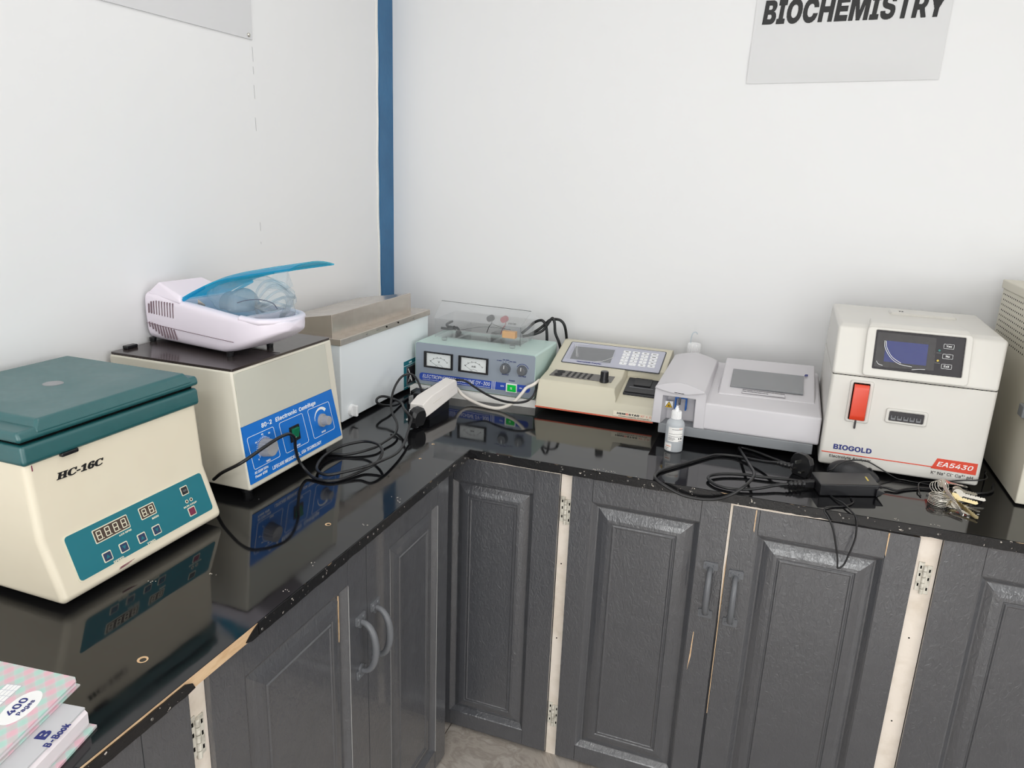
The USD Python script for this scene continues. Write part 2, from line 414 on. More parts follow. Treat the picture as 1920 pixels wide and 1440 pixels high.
# ------------------------------------------------------------------ the room
ZF, ZC = -CT, 2.70 - CT
RX, RY, WL, WB = 4.4, -5.0, -.03, .065                       # right wall and the wall behind the photographer
def wall(name, m, material, label): 
    p = structure(name, label); part(p, "surface", m, material); return p
wb = wall("wall_back", box(-.18, RX, WB, WB+.15, ZF, ZC), "wall_paint", "white painted back wall")
wl = wall("wall_left", box(-.18, WL, RY, WB, ZF, ZC), "wall_paint", "white painted left wall")
wr = structure("wall_right", "white wall with a window at the right")
part(wr, "surface", [box(RX, RX+.15, RY, -4.0, ZF, ZC), box(RX, RX+.15, -1.6, .2, ZF, ZC), box(RX, RX+.15, -4.0, -1.6, ZF, -.07), box(RX, RX+.15, -4.0, -1.6, 1.43, ZC)], "wall_paint")
w2 = structure("window_2", "white framed window in the right-hand wall")
part(w2, "window_frame", [box(RX+.05, RX+.1, -4.0, -1.6, -.07, -.02), box(RX+.05, RX+.1, -4.0, -1.6, 1.38, 1.43), box(RX+.05, RX+.1, -4.0, -3.95, -.02, 1.38), box(RX+.05, RX+.1, -1.65, -1.6, -.02, 1.38), box(RX+.05, RX+.1, -2.83, -2.77, -.02, 1.38)], "wall_paint")
part(w2, "pane", box(RX+.074, RX+.08, -3.95, -2.83, -.02, 1.38), "window_glass"); part(w2, "pane", box(RX+.074, RX+.08, -2.77, -1.65, -.02, 1.38), "window_glass")
wf = structure("wall_front", "white wall with the window, behind the photographer")
part(wf, "surface", [box(-.18, .6, RY-.15, RY, ZF, ZC), box(2.9, RX+.15, RY-.15, RY, ZF, ZC), box(.6, 2.9, RY-.15, RY, ZF, -.67), box(.6, 2.9, RY-.15, RY, 1.33, ZC)], "wall_paint")
wn = structure("window_1", "white framed window behind the photographer")
part(wn, "window_frame", [box(.6, 2.9, RY-.1, RY-.05, -.67, -.62), box(.6, 2.9, RY-.1, RY-.05, 1.28, 1.33), box(.6, .65, RY-.1, RY-.05, -.62, 1.28), box(2.85, 2.9, RY-.1, RY-.05, -.62, 1.28), box(1.72, 1.78, RY-.1, RY-.05, -.62, 1.28)], "wall_paint")
part(wn, "pane", box(.65, 1.72, RY-.08, RY-.074, -.62, 1.28), "window_glass"); part(wn, "pane", box(1.78, 2.85, RY-.08, RY-.074, -.62, 1.28), "window_glass")
part(structure("ceiling", "white ceiling"), "surface", box(-.18, RX+.15, RY-.15, .215, ZC, ZC+.1), "ceiling_paint")
fl = structure("floor", "grey-brown veined marble tile floor")
part(fl, "screed", box(-.18, RX+.15, RY-.15, .215, ZF-.12, ZF-.012), "dark_gap")
for ix in range(7):
    for iy in range(9):
        x0, y0 = -.02 + ix*.605, -.02 - iy*.605
        if y0-.6 > RY - .5: part(fl, "tile", box(x0, min(x0+.602, RX), y0-.602, y0, ZF-.012, ZF), "marble")
# hairline cracks in the left wall's plaster
rng = np.random.default_rng(4)
ck = []
for z0, z1 in ((.972, .935), (.925, .905), (.88, .845), (.80, .765), (.53, .505), (.478, .47)):
    y = -.658 - .014*(.975-z0); F = Frame((WL+.0002, y, z0), (0, 1, 0), (0, 0, 1))
    ck.append(ext([(0, 0), (.0016, -.002), (.0022, z1-z0), (.0006, z1-z0+.004)], F, -.0003, .0003))
part(wl, "crack", ck, "crack_grey")

# blue painted corner board on the left wall
tr = structure("trim_1", "blue painted board up the room corner")
ys = np.linspace(0.0, ZC, 40)
edge = [(-.028 + .003*math.sin(7*y) + .0015*math.sin(31*y+1), y) for y in ys]
part(tr, "board", ext(Polygon([(WB-.0005, ys[0])] + edge + [(WB-.0005, ys[-1])]), Frame((WL, 0, 0), (0, 1, 0), (0, 0, 1)), .0002, .01), "blue_gloss_paint")
part(tr, "chipped_edge", ext(Polygon([(y-.006 - .002*math.sin(13*z), z) for y, z in edge] + [(y+.0005, z) for y, z in edge[::-1]]), Frame((WL, 0, 0), (0, 1, 0), (0, 0, 1)), .0002, .006), "white_foam")

# ------------------------------------------------------------------ worktop
WX, WY, XE, YE = .6324, -.7276, 2.6, -2.5
wt = thing("worktop", "L-shaped black laminate worktop with chipped edge along both walls", "worktop", (.4, -.6, -.022))
L = Polygon([(WL+.002, YE), (WX-.0015, YE), (WX-.0015, WY+.0015), (XE, WY+.0015), (XE, WB-.002), (WL+.002, WB-.002)])
XY = Frame((0, 0, 0), (1, 0, 0), (0, 1, 0))
part(wt, "core", ext(L, XY, -.022, -.0012), "bare_wood", label="bare wood core showing where the edge is broken")
part(wt, "laminate", ext(L.buffer(.0006, join_style=2), XY, -.0012, 0), "black_laminate")
rg = np.random.default_rng(7)


def ragged(F, a0, a1, top=-.0008, bot=-.0235, step=.012, amp=.0012):
    n = max(3, int((a1-a0)/step)); a = np.linspace(a0, a1, n)
    t = [(x, top - max(0, rg.normal(0, amp))*(rg.random() < .35)) for x in a]; b = [(x, bot + abs(rg.normal(0, amp*.8))) for x in a[::-1]]
    return ext(Polygon(t + b).buffer(0), F, 0, .0022)


FBK = Frame((0, WY+.0012, 0), (1, 0, 0), (0, 0, 1)); FLF = Frame((WX-.0012, 0, 0), (0, 1, 0), (0, 0, 1))
part(wt, "edge_band", ragged(FBK, WX, XE), "black_edge"); part(wt, "edge_band", ragged(FLF, -1.555, WY), "black_edge"); part(wt, "edge_band", ragged(FLF, YE, -1.707, top=-.005), "black_edge")
part(wt, "torn_edge", ext(Polygon([(-1.556, -.003), (-1.566, -.007), (-1.575, -.012), (-1.584, -.019), (-1.572, -.0235), (-1.556, -.0235)]), FLF, 0, .0016), "black_edge")
part(wt, "torn_edge", ext(Polygon([(-1.707, -.005), (-1.694, -.012), (-1.69, -.0215), (-1.707, -.0235)]), FLF, 0, .0016), "black_edge")
for F, lst in ((FBK, ((.687, -.008), (.88, -.010), (1.042, -.011), (1.189, -.011), (1.331, -.012), (1.516, -.012), (1.646, -.010), (1.70, -.012))), (FLF, ((-.76, -.012), (-.99, -.012), (-1.21, -.011), (-1.383, -.013), (-1.548, -.016), (-1.767, -.014)))):
    for a, b in lst: part(wt, "screw", cyl(F, a, b, .0026, .001, .0030, 12, .002), "screw_metal")
# filler over sunk screws: small pale rings in the top
for x, y, r in ((.543, -1.23, .006), (.544, -1.693, .0075), (.531, -.733, .004), (.547, -.838, .0035)):
    part(wt, "plug_ring", ext(Point(x, y).buffer(r).difference(Point(x+.001, y-.0005).buffer(r*.62)), XY, -.0003, .0004), "bare_wood")
chips = []
for x, y in ((.97, -.716), (.985, -.72), (1.0, -.713), (.955, -.722), (1.06, -.722), (.64, -.905), (.605, -1.06), (.61, -1.2), (.6, -1.37), (.617, -1.08), (.618, -1.46), (1.62, -.716), (1.70, -.71), (.395, -1.53), (.47, -1.47)):
    x = min(x, WX-.004) if y < WY else x
    for _ in range(4):
        q = rg.normal(0, .006, 2)*(1, .5); c = np.array([x, y]) + q; t = rg.random(4)*.0011 + .0004
        if L.buffer(-.003).contains(Point(*c)): chips.append(ext(Polygon([c + (t[0], 0), c + (0, t[1]), c - (t[2], 0), c - (0, t[3])]), XY, -.0004, .0003))
part(wt, "paint_speck", chips, "cream_paint", kind="stuff", label="pale paint specks")

# ------------------------------------------------------------------ cabinets
PANEL = [(0, -.0005), (.003, -.002), (.010, -.009), (.013, -.012), (.016, -.0125), (.020, -.0105), (.030, -.0065), (.042, -.0042), (.050, -.0036), (.052, -.0056), (.054, -.0056), (.056, -.003), (.059, -.003), (.061, -.0045)]


def door(cab, F, a0, a1, b0, b1, o, label=None, mat_="grey_gloss_paint", t=.0115):
    """A framed door with a raised and fielded panel; o = opening (a0, b0, a1, b1). Face of the frame at depth 0 of F."""
    d = fresh(cab, "door"); BASE[d] = BASE[cab]; UsdGeom.Xform.Define(stage, d); tag(stage.GetPrimAtPath(d), label)
    e = .0008
    part(d, "stile", ext(sbox(a0, b0, o[0], b1), F, -t, 0), mat_); part(d, "stile", ext(sbox(o[2], b0, a1, b1), F, -t, 0), mat_)
    part(d, "rail", ext(sbox(o[0]+e, o[3], o[2]-e, b1), F, -t, -.0006), mat_); part(d, "rail", ext(sbox(o[0]+e, b0, o[2]-e, o[1]), F, -t, -.0006), mat_)
    w, h = o[2]-o[0], o[3]-o[1]; k = min(1., w/.26)
    part(d, "panel", rings(F, *o, [(i*k, dd) for i, dd in PANEL]), mat_)
    return d


def handle(d, F, a, b, L_=.13, worn=False):
    """Bow pull with a screwed foot plate at each end."""
    h = L_/2; ps = []
    for s in (1, -1):
        pl = rpoly([(a-.017, b+s*(h-.004)), (a+.017, b+s*(h-.004)), (a+.017, b+s*(h+.016)), (a-.017, b+s*(h+.016))], .003)
        ps.append(ext(pl, F, 0, .003))
        for q in (-.009, .009): ps.append(cyl(F, a+q, b+s*(h+.008), .0038, .003, .0046, 10, .003))
        ps.append(ext(Point(a, b+s*(h-.004)).buffer(.0095), F, 0, .004))
    p = [F.pt(a, b+h*math.cos(t), .002 + .034*math.sin(t)**.8) for t in np.linspace(0.02, math.pi-.02, 15)]
    ps.append(tube(p, [.0055 + .0022*math.sin(t) for t in np.linspace(0, math.pi, 15)], 10, raw=True))
    part(d, "handle", ps, "handle_paint", 40)


def hinge(cab, F, a, b, s=1):
    """Painted-over butt hinge: two leaves, a knuckle of five rolls, dark screw slots."""
    ps = [ext(sbox(a-.0135, b-.034, a-.002, b+.034), F, 0, .0022), ext(sbox(a+.002, b-.04, a+.0135, b+.028), F, 0, .0022)]
    for k in range(5):
        c = Frame(F.pt(a, b-.034+.0138*k, .003), F.u, -F.n); ps.append(cyl(c, 0, 0, .0042, -.0062, .0062, 10))
    h = fresh(cab, "hinge"); BASE[h] = BASE[cab]; UsdGeom.Xform.Define(stage, h)
    part(h, "leaf", ps, "hinge_metal", 40)
    part(h, "slot", [ext(sbox(a+q-.0018, b+y-.0034, a+q+.001, b+y+.0034), F, .0021, .0027) for q, ys_ in ((-.008, (-.02, .004, .022)), (.01, (-.028, -.004, .016))) for y in ys_], "dark_gap")


def carcass(cab, parts): part(cab, "carcass", parts, "grey_flat_paint")


ZB, ZT = ZF, -.0225
B = Frame((0, -.716, 0), (1, 0, 0), (0, 0, 1)); LA = Frame((.621, 0, 0), (0, 1, 0), (0, 0, 1))
g0, g1 = -CT + .012, -.026               # door bottom and top
# back run: corner unit, double unit, right unit
c1 = thing("base_cabinet", "dark grey single-door corner cabinet where the two counter runs meet", "cabinet", (.74, -.4, ZF))
carcass(c1, box(.569, .872, -.695, -.03, ZF, ZT-.0005)); door(c1, B, .5665, .8715, g0, -.0305, (.582, -.812, .805, -.094))
part(c1, "bare_strip", ext(Polygon([(.64, -.0303), (.872, -.0303), (.872, -.0285), (.76, -.0255), (.64, -.0245)]), B, -.012, -.0015), "cream_paint", label="unpainted cream strip under the worktop")
c2 = thing("base_cabinet", "dark grey two-door cabinet with pull handles under the tabletop analysers", "cabinet", (1.29, -.4, ZF))
carcass(c2, box(.906, 1.664, -.695, -.03, ZF, ZT-.0005))
d = door(c2, B, .903, 1.2805, g0, -.0235, (.956, -.809, 1.217, -.088)); handle(d, B, 1.253, -.259, .116)
d = door(c2, B, 1.2875, 1.673, g0, -.0325, (1.346, -.809, 1.612, -.095)); handle(d, B, 1.312, -.268, .116)
part(c2, "bare_strip", [ext(Polygon([(1.2812, -.024), (1.56, -.0245), (1.5, -.029), (1.4, -.0325), (1.2812, -.0325)]), B, -.01, -.0008), ext(Polygon([(1.2812, -.03), (1.2868, -.03), (1.2868, -.20), (1.2845, -.34), (1.2812, -.2)]), B, -.012, -.003)], "cream_paint", label="unpainted cream strip round the door edges")
part(c2, "bare_wood_edge", [ext(Polygon([(1.2846, -.2), (1.2868, -.16), (1.2872, -.6), (1.2855, -.6)]), B, -.01, -.0012), ext(Polygon([(1.337, -.034), (1.3395, -.034), (1.339, -.09), (1.337, -.085)]), B, -.002, .0005), ext(Polygon([(1.611, -.034), (1.614, -.034), (1.613, -.09), (1.6115, -.085)]), B, -.002, .0005), ext(Polygon([(1.231, -.38), (1.2325, -.38), (1.2315, -.45), (1.226, -.49), (1.2285, -.44)]), B, -.002, .0004)], "bare_wood")
c3 = thing("base_cabinet", "dark grey single-door cabinet at the right edge of the picture", "cabinet", (1.95, -.4, ZF))
carcass(c3, box(1.72, 2.55, -.695, -.03, ZF, ZT-.0005)); door(c3, B, 1.7175, 2.12, g0, -.0275, (1.797, -.809, 2.06, -.095)); door(c3, B, 2.124, 2.54, g0, -.0275, (2.19, -.809, 2.48, -.095))
for cab, a0, a1 in ((c1, .873, .902), (c2, 1.6735, 1.7165)):
    part(cab, "post", box(a0-.0005, a1+.0002, -.7035, -.03, ZF+.0, ZT-.0005), "cream_paint", label="cream unpainted post carrying the hinges")
    F = Frame((0, -.7035, 0), (1, 0, 0), (0, 0, 1)); c = (a0+a1)/2
    hinge(cab, F, c, -.126); hinge(cab, F, c, -.735)
    part(cab, "nail_hole", [cyl(F, c-.003, z, .0018, 0, .0006, 8) for z in (-.28, -.50)], "dark_gap")
# left run
c4 = thing("base_cabinet", "dark grey two-door cabinet with bow handles under the blue-panelled centrifuge", "cabinet", (.33, -1.24, ZF))
carcass(c4, [box(.03, .60, -1.652, -.862, ZF, ZT-.0005), box(.03, .56, -.862, -.70, ZF, ZT-.0005)])
d = door(c4, LA, -1.652, -1.2185, g0, -.0235, (-1.580, -.80, -1.284, -.086)); handle(d, LA, -1.246, -.245, .112)
part(d, "worn_edge", ext(Polygon([(-1.2848, -.10), (-1.284, -.09), (-1.2842, -.4), (-1.2845, -.8), (-1.2849, -.5)]), LA, -.001, .0004), "worn_grey"); part(d, "worn_edge", ext(Polygon([(-1.3085, -.10), (-1.3065, -.10), (-1.307, -.19), (-1.308, -.2)]), LA, -.0095, -.0075), "bare_wood")
d = door(c4, LA, -1.2165, -.831, g0, -.0235, (-1.123, -.80, -.889, -.086)); handle(d, LA, -1.189, -.245, .112)
for a_ in (-1.1236, -.8897): part(d, "worn_edge", ext(Polygon([(a_, -.09), (a_+.0008, -.2), (a_+.0005, -.5), (a_+.0009, -.8), (a_, -.8)]), LA, -.001, .0004), "worn_grey")
c5 = thing("base_cabinet", "dark grey cabinet below the notebook at the near end of the left counter", "cabinet", (.33, -2.0, ZF))
carcass(c5, box(.03, .60, -2.48, -1.694, ZF, ZT-.0005)); door(c5, LA, -2.10, -1.6925, g0, -.0265, (-2.03, -.80, -1.775, -.14)); door(c5, LA, -2.48, -2.104, g0, -.0265, (-2.41, -.80, -2.18, -.14))
part(c5, "post", box(.03, .611, -1.6935, -1.6525, ZF, ZT-.0005), "cream_paint", label="cream unpainted post with a painted-over hinge")
F = Frame((.611, 0, 0), (0, 1, 0), (0, 0, 1)); hinge(c5, F, -1.675, -.118); hinge(c5, F, -1.675, -.735)

# ------------------------------------------------------------------ things on the walls
n, v, f = 24, [], []
sg = thing("wall_sign", "white paper sign with slanted bold word BIOCHEMISTRY, taped high on back wall", "sign", (1.4, WB-.002, .97))
v = []
for i in range(n+1):
    for j in range(n+1):
        s, t = i/n, j/n; x = (1-s)*((1-t)*1.160+t*1.154) + s*((1-t)*1.660+t*1.656); z = (1-s)*((1-t)*1.30+t*.962) + s*((1-t)*1.30+t*.972)
        bul = .010*math.sin(math.pi*min(1, max(0, (t-.66)/.34)))*(.4+.6*s)*max(0, math.sin(math.pi*(.02+.98*s)))**.3
        v.append((x, WB - .0022 - bul, z))
v = np.array(v); q = [(i*(n+1)+j, i*(n+1)+j+1, (i+1)*(n+1)+j+1, (i+1)*(n+1)+j) for i in range(n) for j in range(n)]
f = np.array([t for a, b, c, d_ in q for t in ((a, b, c), (a, c, d_))])
sheet = trimesh.Trimesh(np.vstack([v, v + (0, .0008, 0)]), np.vstack([f, f[:, ::-1] + len(v)]), process=False)
part(sg, "sheet", sheet, "sign_paper", True)
text(sg, Frame((0, WB-.0024, 0), (1, 0, .0174), (-.0174, 0, 1)), "BIOCHEMISTRY", 1.1785+.0195, 1.1000, .0625, "black_print", w=.462, wght=900, slant=.14, d=.0008, px=90)
ps = thing("wall_poster", "pale grey poster with a pinned corner at top left of the picture", "poster", (WL+.002, -1.1, .987))
part(ps, "sheet", ext([(-1.62, .985), (-.658, .988), (-.653, 1.50), (-1.62, 1.50)], Frame((WL+.0008, 0, 0), (0, 1, 0), (0, 0, 1)), 0, .0025), "paper_grey")
part(ps, "pin", lathe([(0, .004), (.003, .0038), (.005, .002), (.0052, 0), (0, 0)], 16).apply_transform(trimesh.transformations.rotation_matrix(math.pi/2, (0, 1, 0))).apply_translation((WL+.0033, -.673, .997)), "chrome", True)

# ================================================================== machines on the left run
# ---- cream and teal microcentrifuge, nearest the camera
hc = thing("microcentrifuge", "cream tabletop centrifuge with teal lid and teal keypad panel, nearest the camera", "centrifuge", (.17, -1.477, 0))
y0, y1 = -1.653, -1.302
r = .011
hb = lambda q: man(hull([(x, y, z) for x, z in q for y in (y0+r, y1-r)], r))
part(hc, "body", hb(((.348-r, .01+r), (.3155-r, .112), (-.01, .01+r), (-.01, .112))) + hb(((.3165-r, .100), (.3065-r, .236), (-.01, .100), (-.01, .236))), "cream_plastic", 35)
for x in (.05, .30):
    for y in (-1.61, -1.345): part(hc, "foot", lathe([(0, 0), (.014, 0), (.016, .014), (0, .014)], 16).apply_translation((x, y, 0)), "black_rubber", 40)
r = .007
part(hc, "rim", hull([(x, y, z) for x, z in ((.312-r, .236+r), (.3105-r, .2685-r), (.006+r, .236+r), (.006+r, .2685-r)) for y in (y0-.004+r, y1+.004-r)], r), "teal_plastic", 35)
part(hc, "lid_gap", box(.015, .301, y0+.004, y1-.004, .267, .276), "dark_gap")
r = .006
lid = fresh(hc, "lid"); BASE[lid] = BASE[hc]; UsdGeom.Xform.Define(stage, lid)
part(lid, "shell", hull([(x, y, z) for x, z in ((.311-r, .2735+r), (.309-r, .291-r), (.004+r, .2735+r), (.004+r, .291-r)) for y in (y0-.006+r, y1+.006-r)], r), "teal_plastic", 35)
part(lid, "raised_top", hull([(x, y, z) for x, a, z in ((.3105-r, .028, .284), (.305-r, .036, .3015-r), (.004+r, .028, .284), (.008+r, .036, .3015-r)) for y in (y0+a, y1-a+.012)], r), "teal_plastic", 35)
part(lid, "window", lathe([(0, .0006), (.0155, .0006), (.0165, 0), (0, 0)], 32).apply_translation((.16, -1.476, .3014)), "lcd_grey", label="small grey round sight window")
part(hc, "latch", rbox(.300, .3135, -1.595, -1.565, .232, .2385, .002), "black_plastic", 40)
FH = Frame((.3527, -1.653, .01), (0, 1, 0), (-.0325, 0, .091)); FHU = Frame((.3156, -1.653, .118), (0, 1, 0), (-.010, 0, .136))
text(hc, FHU, "\U0001D407\U0001D402-\U0001D7CF\U0001D7D4\U0001D402", .046, .0805, .0105, "black_print", w=.083, slant=.22, rot=-2.5, serif=True, px=90)
kp = fresh(hc, "keypad"); BASE[kp] = BASE[hc]; UsdGeom.Xform.Define(stage, kp)
decal(kp, "border", rrect(.034, .0235, .3345, .1035, .007), FH, "cream_print", .0004)
decal(kp, "face", rrect(.0365, .0258, .332, .1012, .006), FH, "teal_print", .0008)
SEG = "abcdefg"


def digit(F, a, b, w, h, t, d):
    """The seven segments of an unlit numeral eight."""
    ps = []
    for x0_, z0_, x1_, z1_ in ((0, h, w, h), (0, h/2, w, h/2), (0, 0, w, 0), (0, h/2, 0, h), (w, h/2, w, h), (0, 0, 0, h/2), (w, 0, w, h/2)):
        ps.append(LineString([(a+x0_, b+z0_), (a+x1_, b+z1_)]).buffer(t/2, cap_style=2 if x0_ != x1_ else 2))
    return ext(shapely.union_all(ps + [Point(a+w+t*1.6, b).buffer(t*.5)]), F, d, d+.0004)


for a0, b0, a1, b1, nd in ((.083, .068, .1525, .0918, 4), (.1765, .069, .211, .0908, 2)):
    decal(kp, "display_frame", rrect(a0, b0, a1, b1, .002), FH, "cream_print", .0012); decal(kp, "display", rrect(a0+.0018, b0+.0018, a1-.0018, b1-.0018, .001), FH, "led_brown", .0016)
    sw = (a1-a0-.004)/nd
    part(kp, "digit", [digit(FH, a0+.004+sw*k+sw*.12, b0+.0048, sw*.5, (b1-b0)-.0096, .0016, .0015) for k in range(nd)], "cream_print")
for a, b, m_, s in ((.0935, .0419, "navy_button", "u"), (.127, .0423, "navy_button", "d"), (.165, .0418, "navy_button", "u"), (.1975, .042, "navy_button", "d"), (.2825, .083, "charcoal_plastic", "ON"), (.283, .0412, "maroon_button", "")):
    decal(kp, "button_frame", rrect(a-.0088, b-.0085, a+.0088, b+.0085, .002), FH, "cream_print", .0012)
    part(kp, "button", ext(rrect(a-.0068, b-.0066, a+.0068, b+.0066, .001), FH, 0, .0019), m_)
    if s in "ud" and s: part(kp, "arrow", ext([(a-.004, b-.003), (a+.004, b-.003), (a, b+.0035)] if s == "u" else [(a-.004, b+.003), (a+.004, b+.003), (a, b-.0035)], FH, .0018, .0022), "teal_print")
    elif s: text(kp, FH, s, a, b-.002, .004, "lcd_grey", d=.0023, centre=True)
for a in (.2792, .29):
    decal(kp, "lamp", Point(a, .0622).buffer(.0035).difference(Point(a, .0622).buffer(.0022)), FH, "cream_print", .0014); decal(kp, "lamp_lens", Point(a, .0622).buffer(.0022), FH, "led_brown", .0012)
for s, a, b, w, h in (("x10 RPM", .126, .0622, .0255, .0032), ("MIN", .197, .0618, .0145, .0035), ("SPEED", .0995, .0255, .021, .0042), ("TIMS", .170, .0252, .0185, .0042), ("RUN STOP", .268, .0520, .0325, .0032)): text(kp, FH, s, a, b, h, "cream_print", w=w, wght=800, d=.0012)
part(hc, "scuff", [ext([(.105+k*.003, .012+k*.0011), (.125+k*.006, .0128+k*.0013), (.126+k*.006, .0132+k*.0014), (.106, .0126+k*.0012)], FH, -.0003, .0002) for k in range(3)] + [ext([(.0105, .108), (.012, .108), (.012, .117), (.0108, .116)], FHU, -.0003, .0003)], "maroon_button", label="faint red pen scuffs")

# ---- beige centrifuge with the blue panel
c8 = thing("centrifuge", "beige boxy centrifuge with bright blue control panel and brown top, carrying the nebulizer", "centrifuge", (.17, -1.025, 0))
y0, y1 = -1.2035, -.8475; r = .006
part(c8, "body", hull([(x, y, z) for x, z in ((.3365-r, .02+r), (.3085-r, .276-r), (-.016+r, .02+r), (-.016+r, .276-r)) for y in (y0+r, y1-r)], r), "beige_metal", 35)
for x in (.045, .295):
    for y in (-1.165, -.885): part(c8, "foot", lathe([(0, 0), (.012, 0), (.014, .022), (0, .022)], 16).apply_translation((x, y, 0)), "black_rubber", 40)
F8 = Frame((.338, -1.203, .02), (0, 1, 0), (-.029, 0, .259))
F8f = Frame((.3368, -1.203, .02), (0, 1, 0), (-.028, 0, .256))
part(c8, "front_plate", ext([(.002, .1405), (.3265, .139), (.3245, .252), (.0035, .252)], F8f, -.001, .0012), "grey_beige_metal")
part(c8, "lid", ext(rpoly([(-.014, -1.2005), (.3065, -1.2005), (.3065, -.851), (-.014, -.851)], .004), XY, .2755, .2805), "dark_laminate", label="dark brown flat lid")
part(c8, "lid_strip", ext([(.018, -1.02), (.3, -1.04), (.3, -1.036), (.018, -1.016)], XY, .2804, .2812), "dark_laminate")
for y in (-1.17, -.92): part(c8, "lid_hinge", rbox(-.012, .002, y, y+.03, .2804, .288, .002), "black_plastic", 40)
bp = fresh(c8, "control_panel"); BASE[bp] = BASE[c8]; UsdGeom.Xform.Define(stage, bp)
part(bp, "face", ext([(.0012, .1402), (.3262, .1387), (.3455, .0148), (.0028, .0143)], F8f, -.001, .002), "blue_print")
tk = []
for q in ([(.0105, .1142), (.0965, .1135), (.1065, .0424), (.0192, .0418)], [(.1163, .1147), (.2012, .1137), (.2132, .0412), (.1271, .0409)], [(.222, .1150), (.3082, .1126), (.3204, .0402), (.2344, .0405)]):
    tk.append(ringline(rpoly(q, .005), .0011))
for k in range(25):
    an = math.radians(225 - k*9.4); c, s = math.cos(an), math.sin(an); l1 = .0235 if k % 5 else .0255
    tk.append(LineString([(.0585+.0205*c, .0795+.0205*s), (.0585+l1*c, .0795+l1*s)]).buffer(.0004))
arcp = [(.2700 + .0245*math.cos(t), .0830 + .0225*math.sin(t)) for t in np.linspace(math.radians(185), math.radians(35), 24)]
w_ = np.linspace(.0004, .0042, 24)
tk.append(Polygon([(.2700 + (.0245+q)*math.cos(t), .083 + (.0225+q)*math.sin(t)) for t, q in zip(np.linspace(math.radians(185), math.radians(35), 24), w_)] + [(.27 + (.0245-q)*math.cos(t), .083 + (.0225-q)*math.sin(t)) for t, q in list(zip(np.linspace(math.radians(185), math.radians(35), 24), w_))[::-1]]).buffer(0))
part(bp, "line_art", ext(shapely.union_all(tk), F8f, .0015, .0025), "white_print")
for s, a, b, h, w, wt_ in (("80-2", .0600, .1215, .0098, .034, 700), ("Electronic", .1075, .1208, .0094, .0755, 700), ("Centrifuge", .192, .1198, .0092, .064, 700), ("LIFECARE MEDICAL CO., USA TECHNOLOGY", .0756, .0212, .0078, .183, 600), ("AC 220V 50Hz", .0185, .0317, .0055, .044, 600), ("Power 60W", .0191, .0228, .0058, .0385, 600), ("TIMER", .0585, .0445, .0042, .014, 600), ("OPEN", .165, .0438, .0042, .015, 600), ("SPEED", .2655, .0448, .0042, .017, 600), ("60", .0555, .1065, .0035, None, 600), ("80", .078, .1025, .0035, None, 600), ("40", .0335, .095, .0035, None, 600), ("20", .024, .076, .0035, None, 600), ("0", .036, .057, .0035, None, 600)): text(bp, F8f, s, a, b, h, "white_print", w=w, wght=wt_, d=.0026)


def ribbed(F, a, b, r0, r1, d, nrib=28, skirt=0.):
    """A turned knob with a fluted side."""
    t = np.linspace(0, 2*math.pi, nrib*4, endpoint=False); k = 1 + .035*np.sign(np.sin(t*nrib))
    lo, hi = np.stack([r0*k*np.cos(t), r0*k*np.sin(t)], 1), np.stack([r1*k*np.cos(t), r1*k*np.sin(t)], 1); n_ = len(t)
    rng_ = [(lo, .0), (lo*.995, d*.12), (hi, d*.9), (hi*.93, d)]
    V = np.vstack([np.c_[p, np.full(n_, z)] for p, z in rng_] + [[(0, 0, d)]]); fs = []
    for kk in range(3):
        i = np.arange(n_); j = (i+1) % n_; fs += [np.stack([kk*n_+i, kk*n_+j, (kk+1)*n_+j], 1), np.stack([kk*n_+i, (kk+1)*n_+j, (kk+1)*n_+i], 1)]
    i = np.arange(n_); fs.append(np.stack([3*n_+i, 3*n_+(i+1) % n_, np.full(n_, 4*n_)], 1))
    ms = [trimesh.Trimesh(V, np.vstack(fs), process=False)]
    if skirt: ms.append(lathe([(0, 0), (skirt, 0), (skirt*.96, d*.3), (0, d*.3)], 32))
    v, f = arr(ms); return trimesh.Trimesh(F.pt(a, b) + v @ np.array([F.u, F.v, F.n]), f, process=False)


part(bp, "timer_knob", ribbed(F8f, .0585, .0790, .0195, .0180, .026), "grey_knob", 30, label="large grey timer knob"); part(bp, "speed_knob", ribbed(F8f, .272, .0755, .0115, .0108, .024, 22, .0165), "grey_knob", 30, label="small grey speed knob")
part(bp, "switch_frame", ext(rrect(.1475, .0590, .1825, .0945, .002), F8f, .001, .004), "black_plastic")
part(bp, "switch", hull([F8f.pt(a, b, d) for a, b, d in ((.154, .0645, .003), (.177, .0645, .003), (.154, .0895, .003), (.177, .0895, .003), (.155, .066, .0045), (.176, .066, .0045), (.155, .0885, .0105), (.176, .0885, .0105))]), "green_switch", label="green rocker switch")
text(bp, F8f, "O", .1628, .0672, .0042, "white_print", d=.0052)

